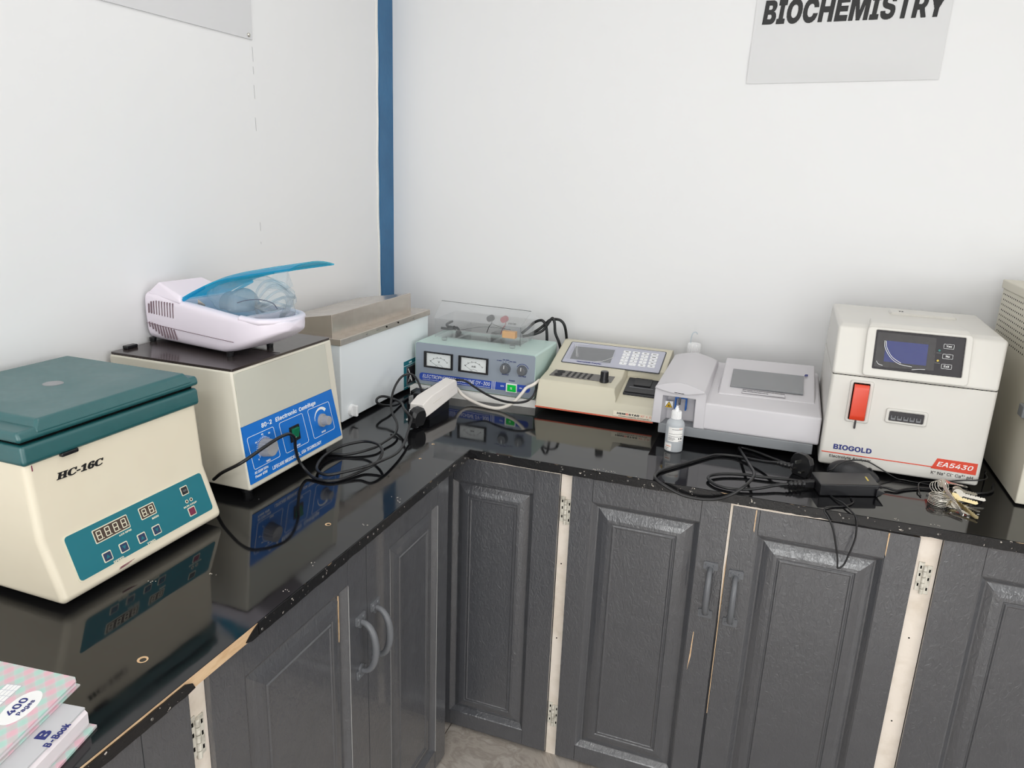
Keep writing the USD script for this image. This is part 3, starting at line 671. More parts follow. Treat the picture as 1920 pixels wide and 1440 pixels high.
# ---- nebulizer on the beige centrifuge
N0 = np.array((-.021, -1.092, .2855)); na = np.array((.9877, -.1567, 0)); nw = np.array((.1567, .9877, 0))
NF = Frame(N0, na, (0, 0, 1))            # side plane: s along the body, h up; normal points to the camera side (-w)
def NP(s, w, h): return N0 + s*na + w*nw + np.array((0, 0, h))
nb = thing("nebulizer", "white compressor nebulizer with open translucent blue lid, on top of the beige centrifuge", "nebulizer", tuple(NP(.15, .07, -.006)))
W = .150; S0 = 0.0
r = .010
secs, NS = [], 44
for s_ in list(np.linspace(0, .24, 7)) + list(np.linspace(.26, .388, 15)):
    e = 0 if s_ < .285 else min(1., (s_-.285)/.106); hw = W/2*(1-e**2.4)**.5 if e < 1 else .004; hw = max(hw, .02)
    if s_ < .012: hw -= .004*(1-s_/.012)
    z1 = np.interp(s_, [0, .02, .32, .388], [.1120, .1135, .0885, .0835]); q = max(0., (s_-.235)/.153); z0 = .0005 + .062*q**1.35
    t = np.linspace(0, 2*math.pi, NS, endpoint=False); n_ = 7.0
    cx = np.sign(np.cos(t))*np.abs(np.cos(t))**(2/n_); cz = np.sign(np.sin(t))*np.abs(np.sin(t))**(2/n_)
    wcur = hw*cx*(1 - .085*np.clip(-cz, 0, 1)**2)
    secs.append([NP(s_, W/2 + a, (z0+z1)/2 + (z1-z0)/2*b) for a, b in zip(wcur, cz)])
V = np.array(secs).reshape(-1, 3); ns = len(secs); fs = []
for a in range(ns-1):
    for b in range(NS): p, q = a*NS+b, a*NS+(b+1) % NS; fs += [(p, q, q+NS), (p, q+NS, p+NS)]
V = np.vstack([V, V[:NS].mean(0), V[-NS:].mean(0)])
for b in range(NS): fs += [(b, ns*NS, (b+1) % NS), ((ns-1)*NS+b, (ns-1)*NS+(b+1) % NS, ns*NS+1)]
mid = trimesh.Trimesh(V, fs, process=True); mid.fix_normals()
trayc = hull([NP(s, w, h) for s in (.125, .306) for w in (.014, W-.014) for h in (.066, .2)])
slot = hull([NP(s, w, h) for s, w in ((.318, .022), (.318, W-.022), (.338, .026), (.338, W-.026), (.356, .044), (.356, W-.044), (.366, W/2)) for h in (.056, .2)], .002)
part(nb, "body", cut(mid, trayc, slot), "white_lilac_plastic", 40)
part(nb, "seam", ext(LineString([(.004, .0405), (.15, .0365), (.285, .0335)]).buffer(.0004), NF, -.001, .0003), "vent_shadow")
part(nb, "rear_cover", hull([NP(s, w, h) for s, w, h in ((.012, .014, .108), (.118, .006, .100), (.012, W-.014, .108), (.118, W-.006, .1), (.036, .02, .1285), (.112, .012, .1085), (.036, W-.02, .1285), (.112, W-.012, .1085))], .005), "white_lilac_plastic", 30)
hp = [NP(.30, .0105, .0845)] + [NP(.322 + .0555*math.sin(t)**.8, W/2 - (W/2-.0125)*math.cos(t), .0825) for t in np.linspace(.25, math.pi-.25, 13)] + [NP(.30, W-.0105, .0845)]
part(nb, "handle", tube(hp, .0088, 12, 8, flat=.85), "white_lilac_plastic", 50, label="rounded carrying handle at the front")
for k in range(10):
    s = .0155 + .0092*k; top = .0885 + min(.0055, .0018*k) - (.004 if k == 0 else 0)
    part(nb, "vent_slot", ext(LineString([(s, .0655 - .0003*k), (s+.0015, top)]).buffer(.0014), NF, -.0012, .0004), "vent_shadow")
    part(nb, "vent_slot", ext(LineString([(s+.006*(k/9), max(.0145, .033 - .004*k)), (s-.002, .0425 - .0008*k)]).buffer(.0012), NF, -.0012, .0004), "vent_shadow")
vp = np.array([(.118, .1085), (.15, .124), (.2118, .1500), (.26, .1638), (.2988, .1722), (.335, .180), (.370, .1868), (.4442, .2010)])
vs = spline(vp, 5); vv = []
V3 = []
for t_ in (0, -.003):
    for j in range(9):
        w = .012 + (W-.024)*j/8; bow = .010*(1-(2*j/8-1)**2)
        for s, h in vs: V3.append(NP(s, w, h + t_ + bow*min(1, (s-.118)/.1)))
V3 = np.array(V3); nA = len(vs); fs = []
for b_ in range(2):
    for j in range(8):
        for i in range(nA-1):
            q = b_*9*nA + j*nA + i; t4 = (q, q+1, q+nA+1, q+nA); t4 = t4 if b_ == 0 else t4[::-1]; fs += [(t4[0], t4[1], t4[2]), (t4[0], t4[2], t4[3])]
for i in range(nA-1):
    for j, fl in ((0, 0), (8, 1)):
        a_, b2 = j*nA+i, 9*nA+j*nA+i; t4 = (a_, b2, b2+1, a_+1); t4 = t4[::-1] if fl else t4; fs += [(t4[0], t4[1], t4[2]), (t4[0], t4[2], t4[3])]
part(nb, "lid", trimesh.Trimesh(V3, fs, process=False), "visor_blue", 40, label="open translucent blue lid")
for w in (.006, W-.012):
    part(nb, "lid_arm", tube([NP(.124, w+.004, .104), NP(.15, w+.006, .118), NP(.19, w+.007, .138)], .0035, 8), "visor_blue", True)
for s, w in ((.004, .012), (.004, W-.012), (.252, .018), (.252, W-.02)): part(nb, "foot", lathe([(0, -.0048), (.007, -.0048), (.008, .004), (0, .004)], 14).apply_translation(NP(s, w, 0)), "black_rubber", 40)

# crumpled clear bag with mask and tubing, lying in the nebulizer
bg = thing("accessory_bag", "crumpled clear plastic bag of mask and tubing, inside the open nebulizer", "plastic bag", tuple(NP(.25, .07, .069)))
ic = trimesh.creation.icosphere(4); v = ic.vertices.copy()
nz = meshkit.fbm(v*2.1 + 5, 4, 3)
v = v*(1 + .42*(nz-.5))[:, None]
v = np.sign(v)*np.abs(v)**.9
cen = NP(.268, W*.5, .117); v = cen + v[:, :1]*na*.108 + v[:, 1:2]*nw*.058 + v[:, 2:]*np.array((0, 0, .050))
v[:, 2] = np.maximum(v[:, 2], N0[2] + .0700)
lidh = N0[2] + np.interp((v-N0) @ na, vp[:, 0], vp[:, 1]) - .006
v[:, 2] = np.minimum(v[:, 2], np.maximum(lidh, N0[2] + .072))
part(bg, "bag", trimesh.Trimesh(v, ic.faces, process=False), "bag_plastic", True)
part(bg, "bag_corner", hull([NP(.335, .05, .15), NP(.385, .055, .15), NP(.355, .07, .189), NP(.37, .075, .188), NP(.36, .10, .15)], .002), "bag_plastic", True)
for k in range(5):
    R_ = .036 + .003*k; c = NP(.318+.004*k, W*.5, .108)
    part(bg, "tubing", tube([c + R_*math.cos(t)*na*(.9) + R_*.8*math.sin(t)*nw*.95 + np.array((0, 0, .012*math.sin(2*t+k) + .010*k - .018 + R_*.55*math.cos(t+.7))) for t in np.linspace(0, 2*math.pi, 14, endpoint=False)], .0026, 7, 5, True), "clear_tube", True)
mk = trimesh.creation.icosphere(3); v = mk.vertices.copy(); v[:, 2] = np.where(v[:, 2] < -.25, -.25, v[:, 2]); v *= 1 + .12*np.sin(5*v[:, :1])
part(bg, "mask", trimesh.Trimesh(NP(.235, W*.45, .098) + v[:, :1]*na*.045 + v[:, 1:2]*nw*.036 + v[:, 2:]*np.array((0, 0, .036)), mk.faces), "mask_plastic", True, label="clear face mask")
part(bg, "cup", [cyl(Frame(NP(.285, W*.35, .082), nw, na), 0, 0, .0135, 0, .034, 20, .016), cyl(Frame(NP(.285, W*.35, .082), nw, na), 0, 0, .006, .03, .05, 16)], "mask_plastic", 40, label="medicine cup")
part(bg, "metal_strip", hull([NP(.158, .02, .098), NP(.160, .02, .108), NP(.176, .022, .088), NP(.178, .022, .098)], .0006), "steel")
part(bg, "strap", tube([NP(.27, .03, .112), NP(.30, .03, .121), NP(.33, .04, .124), NP(.352, .05, .118), NP(.355, .06, .105)], .0011, 6), "navy_button", True)

# ---- water bath
ba = thing("water_bath", "white water bath with sloping stainless steel lid, in the corner of the room", "water bath", (.13, -.45, 0))
part(ba, "tank", rbox(.012, .2475, -.715, -.190, .010, .226, .004), "white_enamel", 35)
for x in (.04, .22):
    for y in (-.69, -.215): part(ba, "foot", lathe([(0, 0), (.012, 0), (.013, .013), (0, .013)], 14).apply_translation((x, y, 0)), "black_rubber", 40)
part(ba, "rim", rbox(.006, .252, -.7195, -.186, .2255, .2435, .002), "steel", 35, label="stainless steel rim")
part(ba, "lid", hull([(x, y, z) for x, z in ((.2145, .243), (.2135, .302), (.022, .243), (.026, .270)) for y in (-.701, -.254)], .0012), "steel", 20, label="sloping stainless steel lid")
FB = Frame((.252, 0, 0), (0, 1, 0), (0, 0, 1))
for y, z, m_ in ((-.587, .2345, "screw_metal"), (-.529, .237, "screw_metal"), (-.307, .234, "screw_metal"), (-.475, .236, "dark_gap"), (-.405, .2365, "dark_gap")): part(ba, "screw", cyl(FB, y, z, .0028, 0, .0022, 12, .002), m_)
FB = Frame((.2475, 0, 0), (0, 1, 0), (0, 0, 1))
kn = fresh(ba, "drain_knob"); BASE[kn] = BASE[ba]; UsdGeom.Xform.Define(stage, kn)
part(kn, "disc", cyl(FB, -.668, .033, .0175, -.001, .008, 28, .016), "cap_white", 40); part(kn, "grip", rbox(.254, .268, -.673, -.663, .017, .049, .003), "cap_white", 40)
tp = fresh(ba, "control_panel"); BASE[tp] = BASE[ba]; UsdGeom.Xform.Define(stage, tp)
decal(tp, "face", sbox(-.3615, .0108, -.215, .102), FB, "teal_print", .0006)
decal(tp, "display_frame", sbox(-.345, .022, -.225, .083), FB, "lcd_grey", .0012); decal(tp, "display", sbox(-.339, .027, -.229, .079), FB, "screen_black", .0018)
part(tp, "line", ext([sbox(-.3615, .0865, -.215, .0878), sbox(-.3615, .0175, -.215, .0186)][0].union(sbox(-.3615, .0175, -.215, .0186)), FB, .0005, .0009), "white_print")
text(tp, FB, "SSW", -.328, .091, .006, "white_print", d=.001); text(tp, FB, "WATER BATH", -.333, .0122, .0038, "white_print", d=.001)
part(tp, "needle", ext(LineString([(-.334, .074), (-.31, .031)]).buffer(.0022).union(LineString([(-.325, .045), (-.312, .030)]).buffer(.0012)).union(LineString([(-.334, .033), (-.32, .052)]).buffer(.0012)), FB, .0017, .0022), "white_print")

# ================================================================== machines on the back run
# ---- electrophoresis power supply on a white slab
sl = solo("foam_slab", "white slab lying under the grey electrophoresis power supply", "slab", ext([(.262, -.347), (.672, -.318), (.672, -.115), (.262, -.115)], XY, 0, .0242), "white_foam")
el = thing("electrophoresis_supply", "mint and grey electrophoresis power supply with two white needle meters and green switch", "power supply", (.466, -.21, .0245))
part(el, "case", rbox(.2665, .6665, -.3165, -.095, .0275, .1635, .007), "mint_metal", 35)
for x in (.29, .64):
    for y in (-.295, -.13): part(el, "foot", box(x-.008, x+.008, y-.008, y+.008, .0243, .0285), "black_rubber")
FE = Frame((.265, -.3165, .025), (1, 0, 0), (0, 0, 1))
part(el, "front_panel", ext(rrect(.003, .004, .4005, .1365, .007), FE, -.001, .0025), "grey_panel")
part(el, "edge_trim", ext(rrect(.001, .0022, .4025, .1385, .008).difference(rrect(.003, .0040, .4005, .1365, .007)), FE, -.001, .002), "mint_metal")
E3 = Frame(FE.pt(0, 0, .0025), FE.u, FE.v)
for a0, u in ((.0338, "V"), (.1524, "mA")):
    me = fresh(el, "meter"); BASE[me] = BASE[el]; UsdGeom.Xform.Define(stage, me); w = .0985
    part(me, "frame", ext(sbox(a0, .0605, a0+w, .111).difference(sbox(a0+.008, .065, a0+w-.006, .1075)), E3, 0, .006), "black_plastic")
    part(me, "dial", ext(sbox(a0+.007, .064, a0+w-.005, .1085), E3, 0, .001), "paper")
    cx, cy = a0+w/2+.001, .054; ar = []
    for R_, w_ in ((.038, .0007), (.017, .0005)):
        t = np.linspace(math.radians(140), math.radians(40), 20); ar.append(LineString([(cx+R_*math.cos(q), cy+R_*1.05*math.sin(q)) for q in t]).buffer(w_/2))
    for q in np.linspace(math.radians(138), math.radians(42), 6): ar.append(LineString([(cx+.037*math.cos(q), cy+.039*math.sin(q)), (cx+.041*math.cos(q), cy+.043*math.sin(q))]).buffer(.0005))
    ar.append(LineString([(cx-.004, cy+.012), (cx-.031, cy+.0275)]).buffer(.0003))
    part(me, "scale", ext(shapely.union_all(ar).intersection(sbox(a0+.009, .0655, a0+w-.007, .107)), E3, .0008, .0014), "black_print")
    text(me, E3, u, cx, .0775, .0065, "black_print", d=.0014, centre=True)
    part(me, "glass", ext(sbox(a0+.0075, .0645, a0+w-.0055, .108), E3, .0044, .005), "window_glass")
for a, r_ in ((.307, .0165), (.3615, .0155)):
    part(el, "knob", ribbed(E3, a, .088, r_, r_*.84, .016, 24), "knob_metal", 30)
    part(el, "knob_pointer", ext(sbox(a-.001, .089, a+.001, .100), E3, .0155, .0166), "white_print")
arc = lambda c, R_, a, b, w_: LineString([(c[0]+R_*math.cos(q), c[1]+R_*math.sin(q)) for q in np.linspace(math.radians(a), math.radians(b), 16)]).buffer(w_)
part(el, "knob_scale", ext(arc((.3615, .088), .0195, 150, 20, .0008).union(Point(.2985, .1065).buffer(.0012)).union(Point(.3075, .1085).buffer(.0012)).union(Point(.317, .1065).buffer(.0012)), E3, -.0003, .0005), "navy_print")
part(el, "band", ext(rpoly([(.016, .0145), (.2650, .0175), (.388, .0205), (.388, .0425), (.016, .0395)], .0095), E3, -.0003, .0005), "royal_print")
text(el, E3, "ELECTROPHORESIS MACHINE DY-300", .0275, .0235, .0115, "white_print", w=.2295, wght=500, slant=.2, rot=.5, d=.0009)
part(el, "stripe", ext(shapely.union_all([LineString([(.028, .0185), (.258, .0205)]).buffer(.0005)] + [Polygon([(a, .016), (a+.0016, .016), (a+.0022, .0425), (a+.0006, .0425)]) for a in (.263, .268, .273)]), E3, .0002, .0009), "white_print")
part(el, "switch_frame", ext(rrect(.3115, .0155, .3468, .0428, .0015).difference(sbox(.3152, .0182, .3442, .0393)), E3, 0, .004), "cap_white")
part(el, "switch", hull([E3.pt(a, b, d_) for a, d_ in ((.3152, .0015), (.3442, .0015), (.317, .0042), (.330, .0032), (.3425, .0062)) for b in (.0184, .0391)]), "lit_green_switch", label="green rocker switch")
text(el, E3, "II", .329, .0255, .006, "white_print", d=.0055, centre=True)
for s, a, b, h, m_ in (("OFF", .2985, .0285, .0045, "white_print"), ("ON", .358, .0295, .0045, "white_print"), ("POWER", .329, .0495, .0038, "navy_print"), ("OUTPUT", .307, .0665, .004, "navy_print"), ("VOLTAGE", .3615, .0675, .0038, "navy_print"), ("0-100V", .2865, .1085, .003, "navy_print"), ("100-200V", .3075, .1125, .003, "navy_print"), ("200-300V", .3300, .1095, .003, "navy_print")): text(el, E3, s, a, b, h, m_, d=.0009, centre=True)

# ---- acrylic tank on the power supply
tk_ = thing("gel_tank", "clear acrylic electrophoresis tank with slanted lid, on top of the grey power supply", "tank", (.455, -.205, .164))
zb, zt = .1735, .233; x0, x1, yf, yb = .312, .600, -.273, -.140
part(tk_, "base_plate", box(x0, x1, yf, yb, zb, zb+.004), "acrylic")
part(tk_, "wall", box(x0, x1, yf, yf+.004, zb+.004, zt), "acrylic"); part(tk_, "wall", box(x0, x1, yb-.004, yb, zb+.004, .238), "acrylic")
part(tk_, "wall", box(x0, x0+.004, yf+.004, yb-.004, zb+.004, zt), "acrylic_edge"); part(tk_, "wall", box(x1-.004, x1, yf+.004, yb-.004, zb+.004, zt), "acrylic_edge")
part(tk_, "rim_edge", [box(x0, x1, yf-.0004, yf+.0005, zt-.002, zt), box(x0-.0003, x0+.0012, yf, yf+.004, zb, zt), box(x1-.0012, x1+.0003, yf, yf+.004, zb, zt)], "acrylic_edge")
for x in (.34, .571):
    for y in (-.262, -.15): part(tk_, "foot", lathe([(0, .1636), (.0075, .1636), (.0095, .1675), (.008, .1736), (0, .1736)], 18).apply_translation((x, y, 0)), "acrylic_edge", 40)
part(tk_, "lid", hull([(x, y, z) for x, y, z in ((.270, -.137, .2645), (.270, -.137, .2675), (.586, -.137, .2585), (.586, -.137, .2615), (x0-.002, yf-.003, .2335), (x0-.002, yf-.003, .2365), (x1+.0, yf-.003, .2345), (x1+.0, yf-.003, .2375))]), "acrylic_edge")
part(tk_, "lid_edge", hull([(.270, -.1374, .2665), (.270, -.1366, .2679), (.586, -.1374, .2605), (.586, -.1366, .2619)]), "slate_base")
part(tk_, "lid_end", hull([(.586, -.137, .2585), (.586, -.137, .2615), (.612, -.137, .2385), (.612, -.137, .2415), (x1, yf-.003, .2345), (x1, yf-.003, .2375)]), "acrylic_edge")
for x in (.38, .50): part(tk_, "divider", box(x, x+.003, yf+.006, yb-.006, zb+.004, .205), "acrylic")
FT = Frame((0, yb-.004, 0), (1, 0, 0), (0, 0, 1))
for x, z, m_ in ((.455, .229, "dark_terminal"), (.503, .2305, "red_terminal")):
    part(tk_, "terminal", [cyl(FT, x, z, .0105, .002, .009, 18), cyl(FT, x, z, .0075, .009, .020, 18), cyl(FT, x, z, .0098, .020, .026, 18), tube([(x, -.147, z-.006), (x+.001, -.149, .212), (x-.004, -.16, .20), (x-.003, -.18, .185)], .0012, 6)], m_, 40)
part(tk_, "electrode_wire", [tube([(.455, -.150, .212), (.475, -.16, .208), (.515, -.18, .205)], .0007, 5), tube([(.37, -.2, .19), (.45, -.19, .206), (.54, -.2, .208)], .0006, 5)], "needle_steel")
part(tk_, "orange_block", rbox(.533, .576, -.256, -.236, .192, .213, .001), "orange_block", label="small tan block inside the tank")
part(tk_, "barcode", ext(shapely.union_all([sbox(a, .2125, a+w_, .2185) for a, w_ in ((.513, .0025), (.517, .001), (.5195, .003), (.524, .0012), (.527, .002), (.5305, .001), (.533, .0035), (.538, .001))]), FT, .0002, .0006), "black_print")

# ---- coagulation analyser
ha = thing("coagulation_analyser", "ivory benchtop analyser with sloping grey keypad, tube rack and black printer", "analyser", (.86, -.2, 0))
HX0, HX1 = .684, 1.034
prof = [(-.358, .018), (-.352, .045), (-.3345, .088), (-.3255, .0965), (-.244, .107), (-.235, .1105), (-.073, .1655), (-.062, .1675), (-.045, .1655), (-.030, .15), (-.030, .018)]
FX = Frame((HX0, 0, 0), (0, 1, 0), (0, 0, 1))
bodym = trimesh.creation.extrude_polygon(Polygon(prof), HX1-HX0, engine="earcut"); bodym = FX.put(bodym)
rec = hull([(x, y, z) for x, dy in ((.921, 0), (1.05, 0)) for y, z in ((-.42, .040), (-.42, .2), (-.190, .102), (-.190, .2))])
rec2 = hull([(.921, -.42, .05), (.921, -.19, .108), (.905, -.42, .13), (.905, -.21, .14), (.93, -.42, .13), (.93, -.19, .14), (.93, -.42, .05), (.93, -.19, .11)])
part(ha, "body", cut(bodym, rec, rec2), "ivory_plastic", 25)
FF = Frame((HX0, -.358, .018), (1, 0, 0), (0, .006, .027))
part(ha, "trim_line", ext(sbox(-.0005, .000, HX1-HX0+.0005, .0042), FF, -.002, .0006), "orange_line")
for x in (.72, .99):
    for y in (-.25, -.06): part(ha, "foot", lathe([(0, 0), (.011, 0), (.013, .02), (0, .02)], 14).apply_translation((x, y, 0)), "black_rubber", 40)
FS = Frame((.684, -.2355, .11033), (1, 0, 0), (0, .162, .055)); k = .0093
part(ha, "keypad", ext(rrect(.0262, .0475-k, .334, .1765-k, .006), FS, -.001, .0012), "dark_grey_metal", label="dark frame of the keypad")
part(ha, "keypad_face", ext(rrect(.0295, .0507-k, .3308, .1733-k, .004), FS, 0, .0018), "lilac_panel")
part(ha, "screen", ext([(.0500, .0715-k), (.178, .0730-k), (.1745, .1510-k), (.0465, .1475-k)], FS, .001, .0024), "lcd_grey")
part(ha, "screen_film", ext(rpoly([(.036, .068-k), (.17, .066-k), (.184, .115-k), (.176, .158-k), (.06, .162-k), (.04, .155-k)], .004), FS, .0027, .003), "cling_film")
for q in ([(.044, .158), (.056, .12), (.066, .085)], [(.048, .159), (.06, .12), (.072, .084)], [(.13, .068), (.155, .078), (.182, .108)], [(.04, .160), (.07, .164), (.085, .167)]): part(ha, "film_crease", tube([FS.pt(a, b-k, .0034) for a, b in q], .0006, 5), "white_key")
for i in range(5):
    for j in range(4):
        a, b = .2148 + .0288*j + .0004*i, .1475 - .0172*i + .0006*j - k
        part(ha, "key", ext(rrect(a-.0112, b-.0064, a+.0112, b+.0064, .002), FS, .0012, .0034), "white_key")
keys = ["Test", "ESC", "Set", "Print", "1", "2", "3", "Data", "4", "5", "6", "QC", "7", "8", "9", "Cal", "0", ".", "Del", "OK"]
for i in range(5):
    for j in range(4): text(ha, FS, keys[4*i+j], .2148 + .0288*j + .0004*i, .1475 - .0172*i + .0006*j - k - .002, .0036, "screen_black", px=28, d=.0039, centre=True)
text(ha, FS, "Haemostasis Analyzer", .0745, .0585-k, .0055, "navy_print", w=.078, slant=.1, d=.0026)
FD = Frame((.684, -.3255, .0965), (1, 0, 0), (0, .0815, .0105))
part(ha, "rack", ext([(.019, .0345), (.2085, .0365), (.209, .0855), (.0245, .0848)], FD, -.001, .0016), "tray_grey")
part(ha, "well", [cyl(FD, a, b, .0125, .0012, .0022, 20) for a, b in ((.0437, .0482), (.0462, .0708))], "tray_hole"); part(ha, "well", [cyl(FD, .0718+.0166*i+.0008*j, .0440+.0112*j, .0044, .0012, .0022, 14) for i in range(5) for j in range(4)], "tray_hole")
part(ha, "dial", [lathe([(0, 0), (.0135, 0), (.0135, .008), (.0122, .010), (.0118, .030), (.0105, .033), (0, .033)], 28).apply_translation(FD.pt(.187, .0395)+(0, 0, -.001))], "black_plastic", 40, label="tall black ribbed dial")
FPR = Frame((.931, -.296, .0735), (1, 0, 0), (0, .088, .0237))
pr = fresh(ha, "printer"); BASE[pr] = BASE[ha]; UsdGeom.Xform.Define(stage, pr)
part(pr, "housing", hull([FPR.pt(a, b, d_) for a in (.002, .092) for b, d_ in ((.0, -.010), (.002, .004), (.090, .006), (.092, -.010))], .002), "charcoal_plastic", 35)
part(pr, "cover", ext(rrect(.022, .046, .072, .088, .002), FPR, .005, .0105), "black_plastic"); part(pr, "paper_slot", ext([(.012, .0345), (.082, .0345), (.082, .0368), (.012, .0372)], FPR, .004, .0082), "lcd_grey"); part(pr, "tear_bar", ext(sbox(.004, .006, .09, .033), FPR, .003, .0085), "black_plastic")
FN_ = Frame((.684, -.358, .018), (1, 0, 0), (0, .006, .027))
decal(ha, "name_plate", sbox(.2335, .0062, .347, .0225), FN_, "cream_plastic", .0006)
text(ha, FN_, "HEM", .246, .0128, .0055, "black_print", w=.0245, wght=900, d=.001); text(ha, FN_, "O", .2712, .0128, .0055, "red_print", w=.008, wght=900, d=.001); text(ha, FN_, "STAR", .280, .0128, .0055, "black_print", w=.0305, wght=900, d=.001); text(ha, FN_, "XF 1.0", .3135, .0128, .0055, "red_print", w=.0305, wght=400, d=.001)
text(ha, FN_, "Haemostasis Analyzer", .252, .0078, .0028, "screen_black", w=.088, d=.001)

# ---- urine analyser
ua = thing("urine_analyser", "pale lilac-grey analyser with tilted touch screen and arched left module", "analyser", (1.26, -.25, 0))
part(ua, "base", rbox(1.060, 1.453, -.434, -.06, .020, .0475, .003), "slate_base", 35, label="slate grey base")
for x in (1.09, 1.425):
    for y in (-.41, -.09): part(ua, "foot", lathe([(0, 0), (.011, 0), (.012, .022), (0, .022)], 14).apply_translation((x, y, 0)), "black_rubber", 40)
r = .006
part(ua, "body", hull([(x, y, z) for x0_, x1_, y, z in ((1.17+r, 1.4655-r, -.434+r, .047+r), (1.17+r, 1.465-r, -.432+r, .120-r), (1.17+r, 1.462-r, -.36, .1275-r), (1.17+r, 1.4655-r, -.05, .047+r), (1.17+r, 1.462-r, -.07, .150-r), (1.17+r, 1.4655-r, -.08, .13)) for x in (x0_, x1_)], r), "pale_lilac_plastic", 30)
part(ua, "screen_housing", hull([(x, y, z) for x, y, z in ((1.205, -.350, .1285), (1.445, -.337, .1285), (1.204, -.125, .1765), (1.444, -.105, .1765), (1.20, -.35, .12), (1.45, -.337, .12), (1.20, -.10, .125), (1.45, -.085, .125))], .0025), "pale_lilac_plastic", 35)
FP = Frame((1.04, -.353, .1312), (1, 0, 0), (0, .225, .048))
part(ua, "screen", ext([(.1885, .044), (.378, .049), (.3772, .163), (.1872, .158)], FP, -.001, .0014), "lcd_grey")
part(ua, "screen_film", ext([(.1890, .0445), (.3775, .0495), (.3768, .1625), (.1877, .1575)], FP, .0016, .0019), "cling_film")
part(ua, "film_tab", ext([(.3785, .163), (.3885, .166), (.3885, .176), (.381, .175)], FP, .0005, .0014), "navy_print", label="small blue tab of the screen film")
text(ua, FP, "Urine analyzer. Do not touch the screen with sharp objects", .2235, .0335, .0042, "screen_black", w=.108, px=40, d=.0009)
text(ua, FP, "Keep the strip tray clean and dry", .2240, .0245, .0042, "screen_black", w=.066, px=40, d=.0009)
decal(ua, "label_strip", [(.221, .0150), (.3345, .018), (.331, .0385), (.223, .0375)], FP, "pale_lilac_plastic", .0003)
# arched left module
MX0, MX1 = 1.0395, 1.1795
arch = [(.0012, .0), (.0045, .095), (.0075, .1055), (.020, .1105), (.0374, .1150), (.0560, .1192), (.068, .1200), (.083, .1182), (.0979, .1150), (.120, .1088), (.1338, .1035), (.1385, .095), (.1410, .0)]
FM = Frame((MX0, -.434, .0475), (1, 0, 0), (0, 0, 1))
top = trimesh.creation.extrude_polygon(Polygon(arch), .33, engine="earcut"); top.apply_translation((0, 0, -.33)); tv = top.vertices; tv[:, 1] += np.where(tv[:, 1] > .05, -tv[:, 2]/.33*.012, 0)
opening = ext(Polygon([(.0235, -.01), (.0245, .0795), (.114, .0795), (.1148, -.01)]), FM, -.055, .02)
opening2 = hull([FM.pt(a, b, d_) for a, b, d_ in ((.0235, -.01, .01), (.0245, .0795, .01), (.114, .0795, .01), (.1148, -.01, .01), (.034, -.01, -.052), (.034, .075, -.052), (.106, .075, -.052), (.106, -.01, -.052))])
part(ua, "module", cut(FM.put(top), opening2), "pale_lilac_plastic", 30, label="arched sampling module")
lp = [(.004, .0985)] + [(.004+.131*t, .0985 - .0105*math.sin(math.pi*t)) for t in np.linspace(.05, .95, 12)] + [(.135, .0985)]
part(ua, "module_lip", ext(Polygon([(.0065, .1045)] + arch[3:10] + [(.134, .1035)] + lp[::-1]), FM, -.001, .0055), "pale_lilac_plastic")
part(ua, "lip_slot", ext(rpoly([(.056, .0912), (.082, .0903), (.082, .0916), (.056, .0926)], .0004), FM, .005, .0058), "dark_gap")
FO = Frame((MX0, -.434+.0505, .0475), (1, 0, 0), (0, 0, 1))
part(ua, "probe", tube([(1.107, -.395, .130), (1.107, -.395, .095)], .0026, 10), "needle_steel", True)
part(ua, "blue_clip", ext(rrect(.0545, .032, .0868, .0685, .003).difference(rrect(.0585, .02, .0828, .0645, .002)), FO, -.001, .012), "bright_blue")
FI = Frame((MX0+.036, -.398, .0475), (.9, .2, 0), (0, 0, 1))
decal(ua, "warning_label", sbox(-.008, .0352, .0145, .0545), FI, "paper", .002); decal(ua, "warning_triangle", [(-.006, .037), (.0128, .037), (.0034, .0535)], FI, "warning_yellow", .0026)
part(ua, "warning_symbol", ext(shapely.union_all([Point(.0034+.0022*math.cos(t), .0418+.0022*math.sin(t)).buffer(.0018).difference(Point(.0034+.0026*math.cos(t), .0418+.0026*math.sin(t)).buffer(.0010)) for t in (math.pi/2, math.pi*7/6, math.pi*11/6)] + [Polygon([(-.006, .037), (.0128, .037), (.0034, .0535)]).exterior.buffer(.0004)]), FI, .0024, .003), "black_print")

# waste bottle behind the analyser, reagent bottle in front
wbt = thing("waste_bottle", "bottle with white ribbed cap and bent tube, standing behind the lilac-grey analyser", "bottle", (1.093, -.018, 0))
c0 = np.array((1.093, -.018, 0))
part(wbt, "body", lathe([(0, 0), (.030, 0), (.032, .003), (.032, .115), (.028, .135), (.014, .148), (.014, .16), (0, .16)], 32).apply_translation(c0), "translucent_bottle", 40)
cp = ribbed(Frame(c0+(0, 0, .153), (1, 0, 0), (0, 1, 0)), 0, 0, .0208, .0204, .036, 30)
part(wbt, "cap", cp, "cap_white", 30)
part(wbt, "tube", tube([c0+q for q in ((-.012, 0, .185), (-.012, 0, .205), (-.008, 0, .221), (0, .004, .225), (.005, .010, .218))], .0017, 8), "clear_tube", True)
rb = thing("reagent_bottle", "small translucent bottle with white cap and printed label, in front of the lilac-grey analyser", "bottle", (1.1135, -.497, 0))
c0 = np.array((1.1135, -.497, 0))
part(rb, "body", lathe([(0, 0), (.020, 0), (.0228, .0015), (.0235, .005), (.0235, .071), (.0215, .079), (.0150, .0855), (.0105, .088), (.0105, .094), (0, .094)], 40).apply_translation(c0), "translucent_bottle", 40)
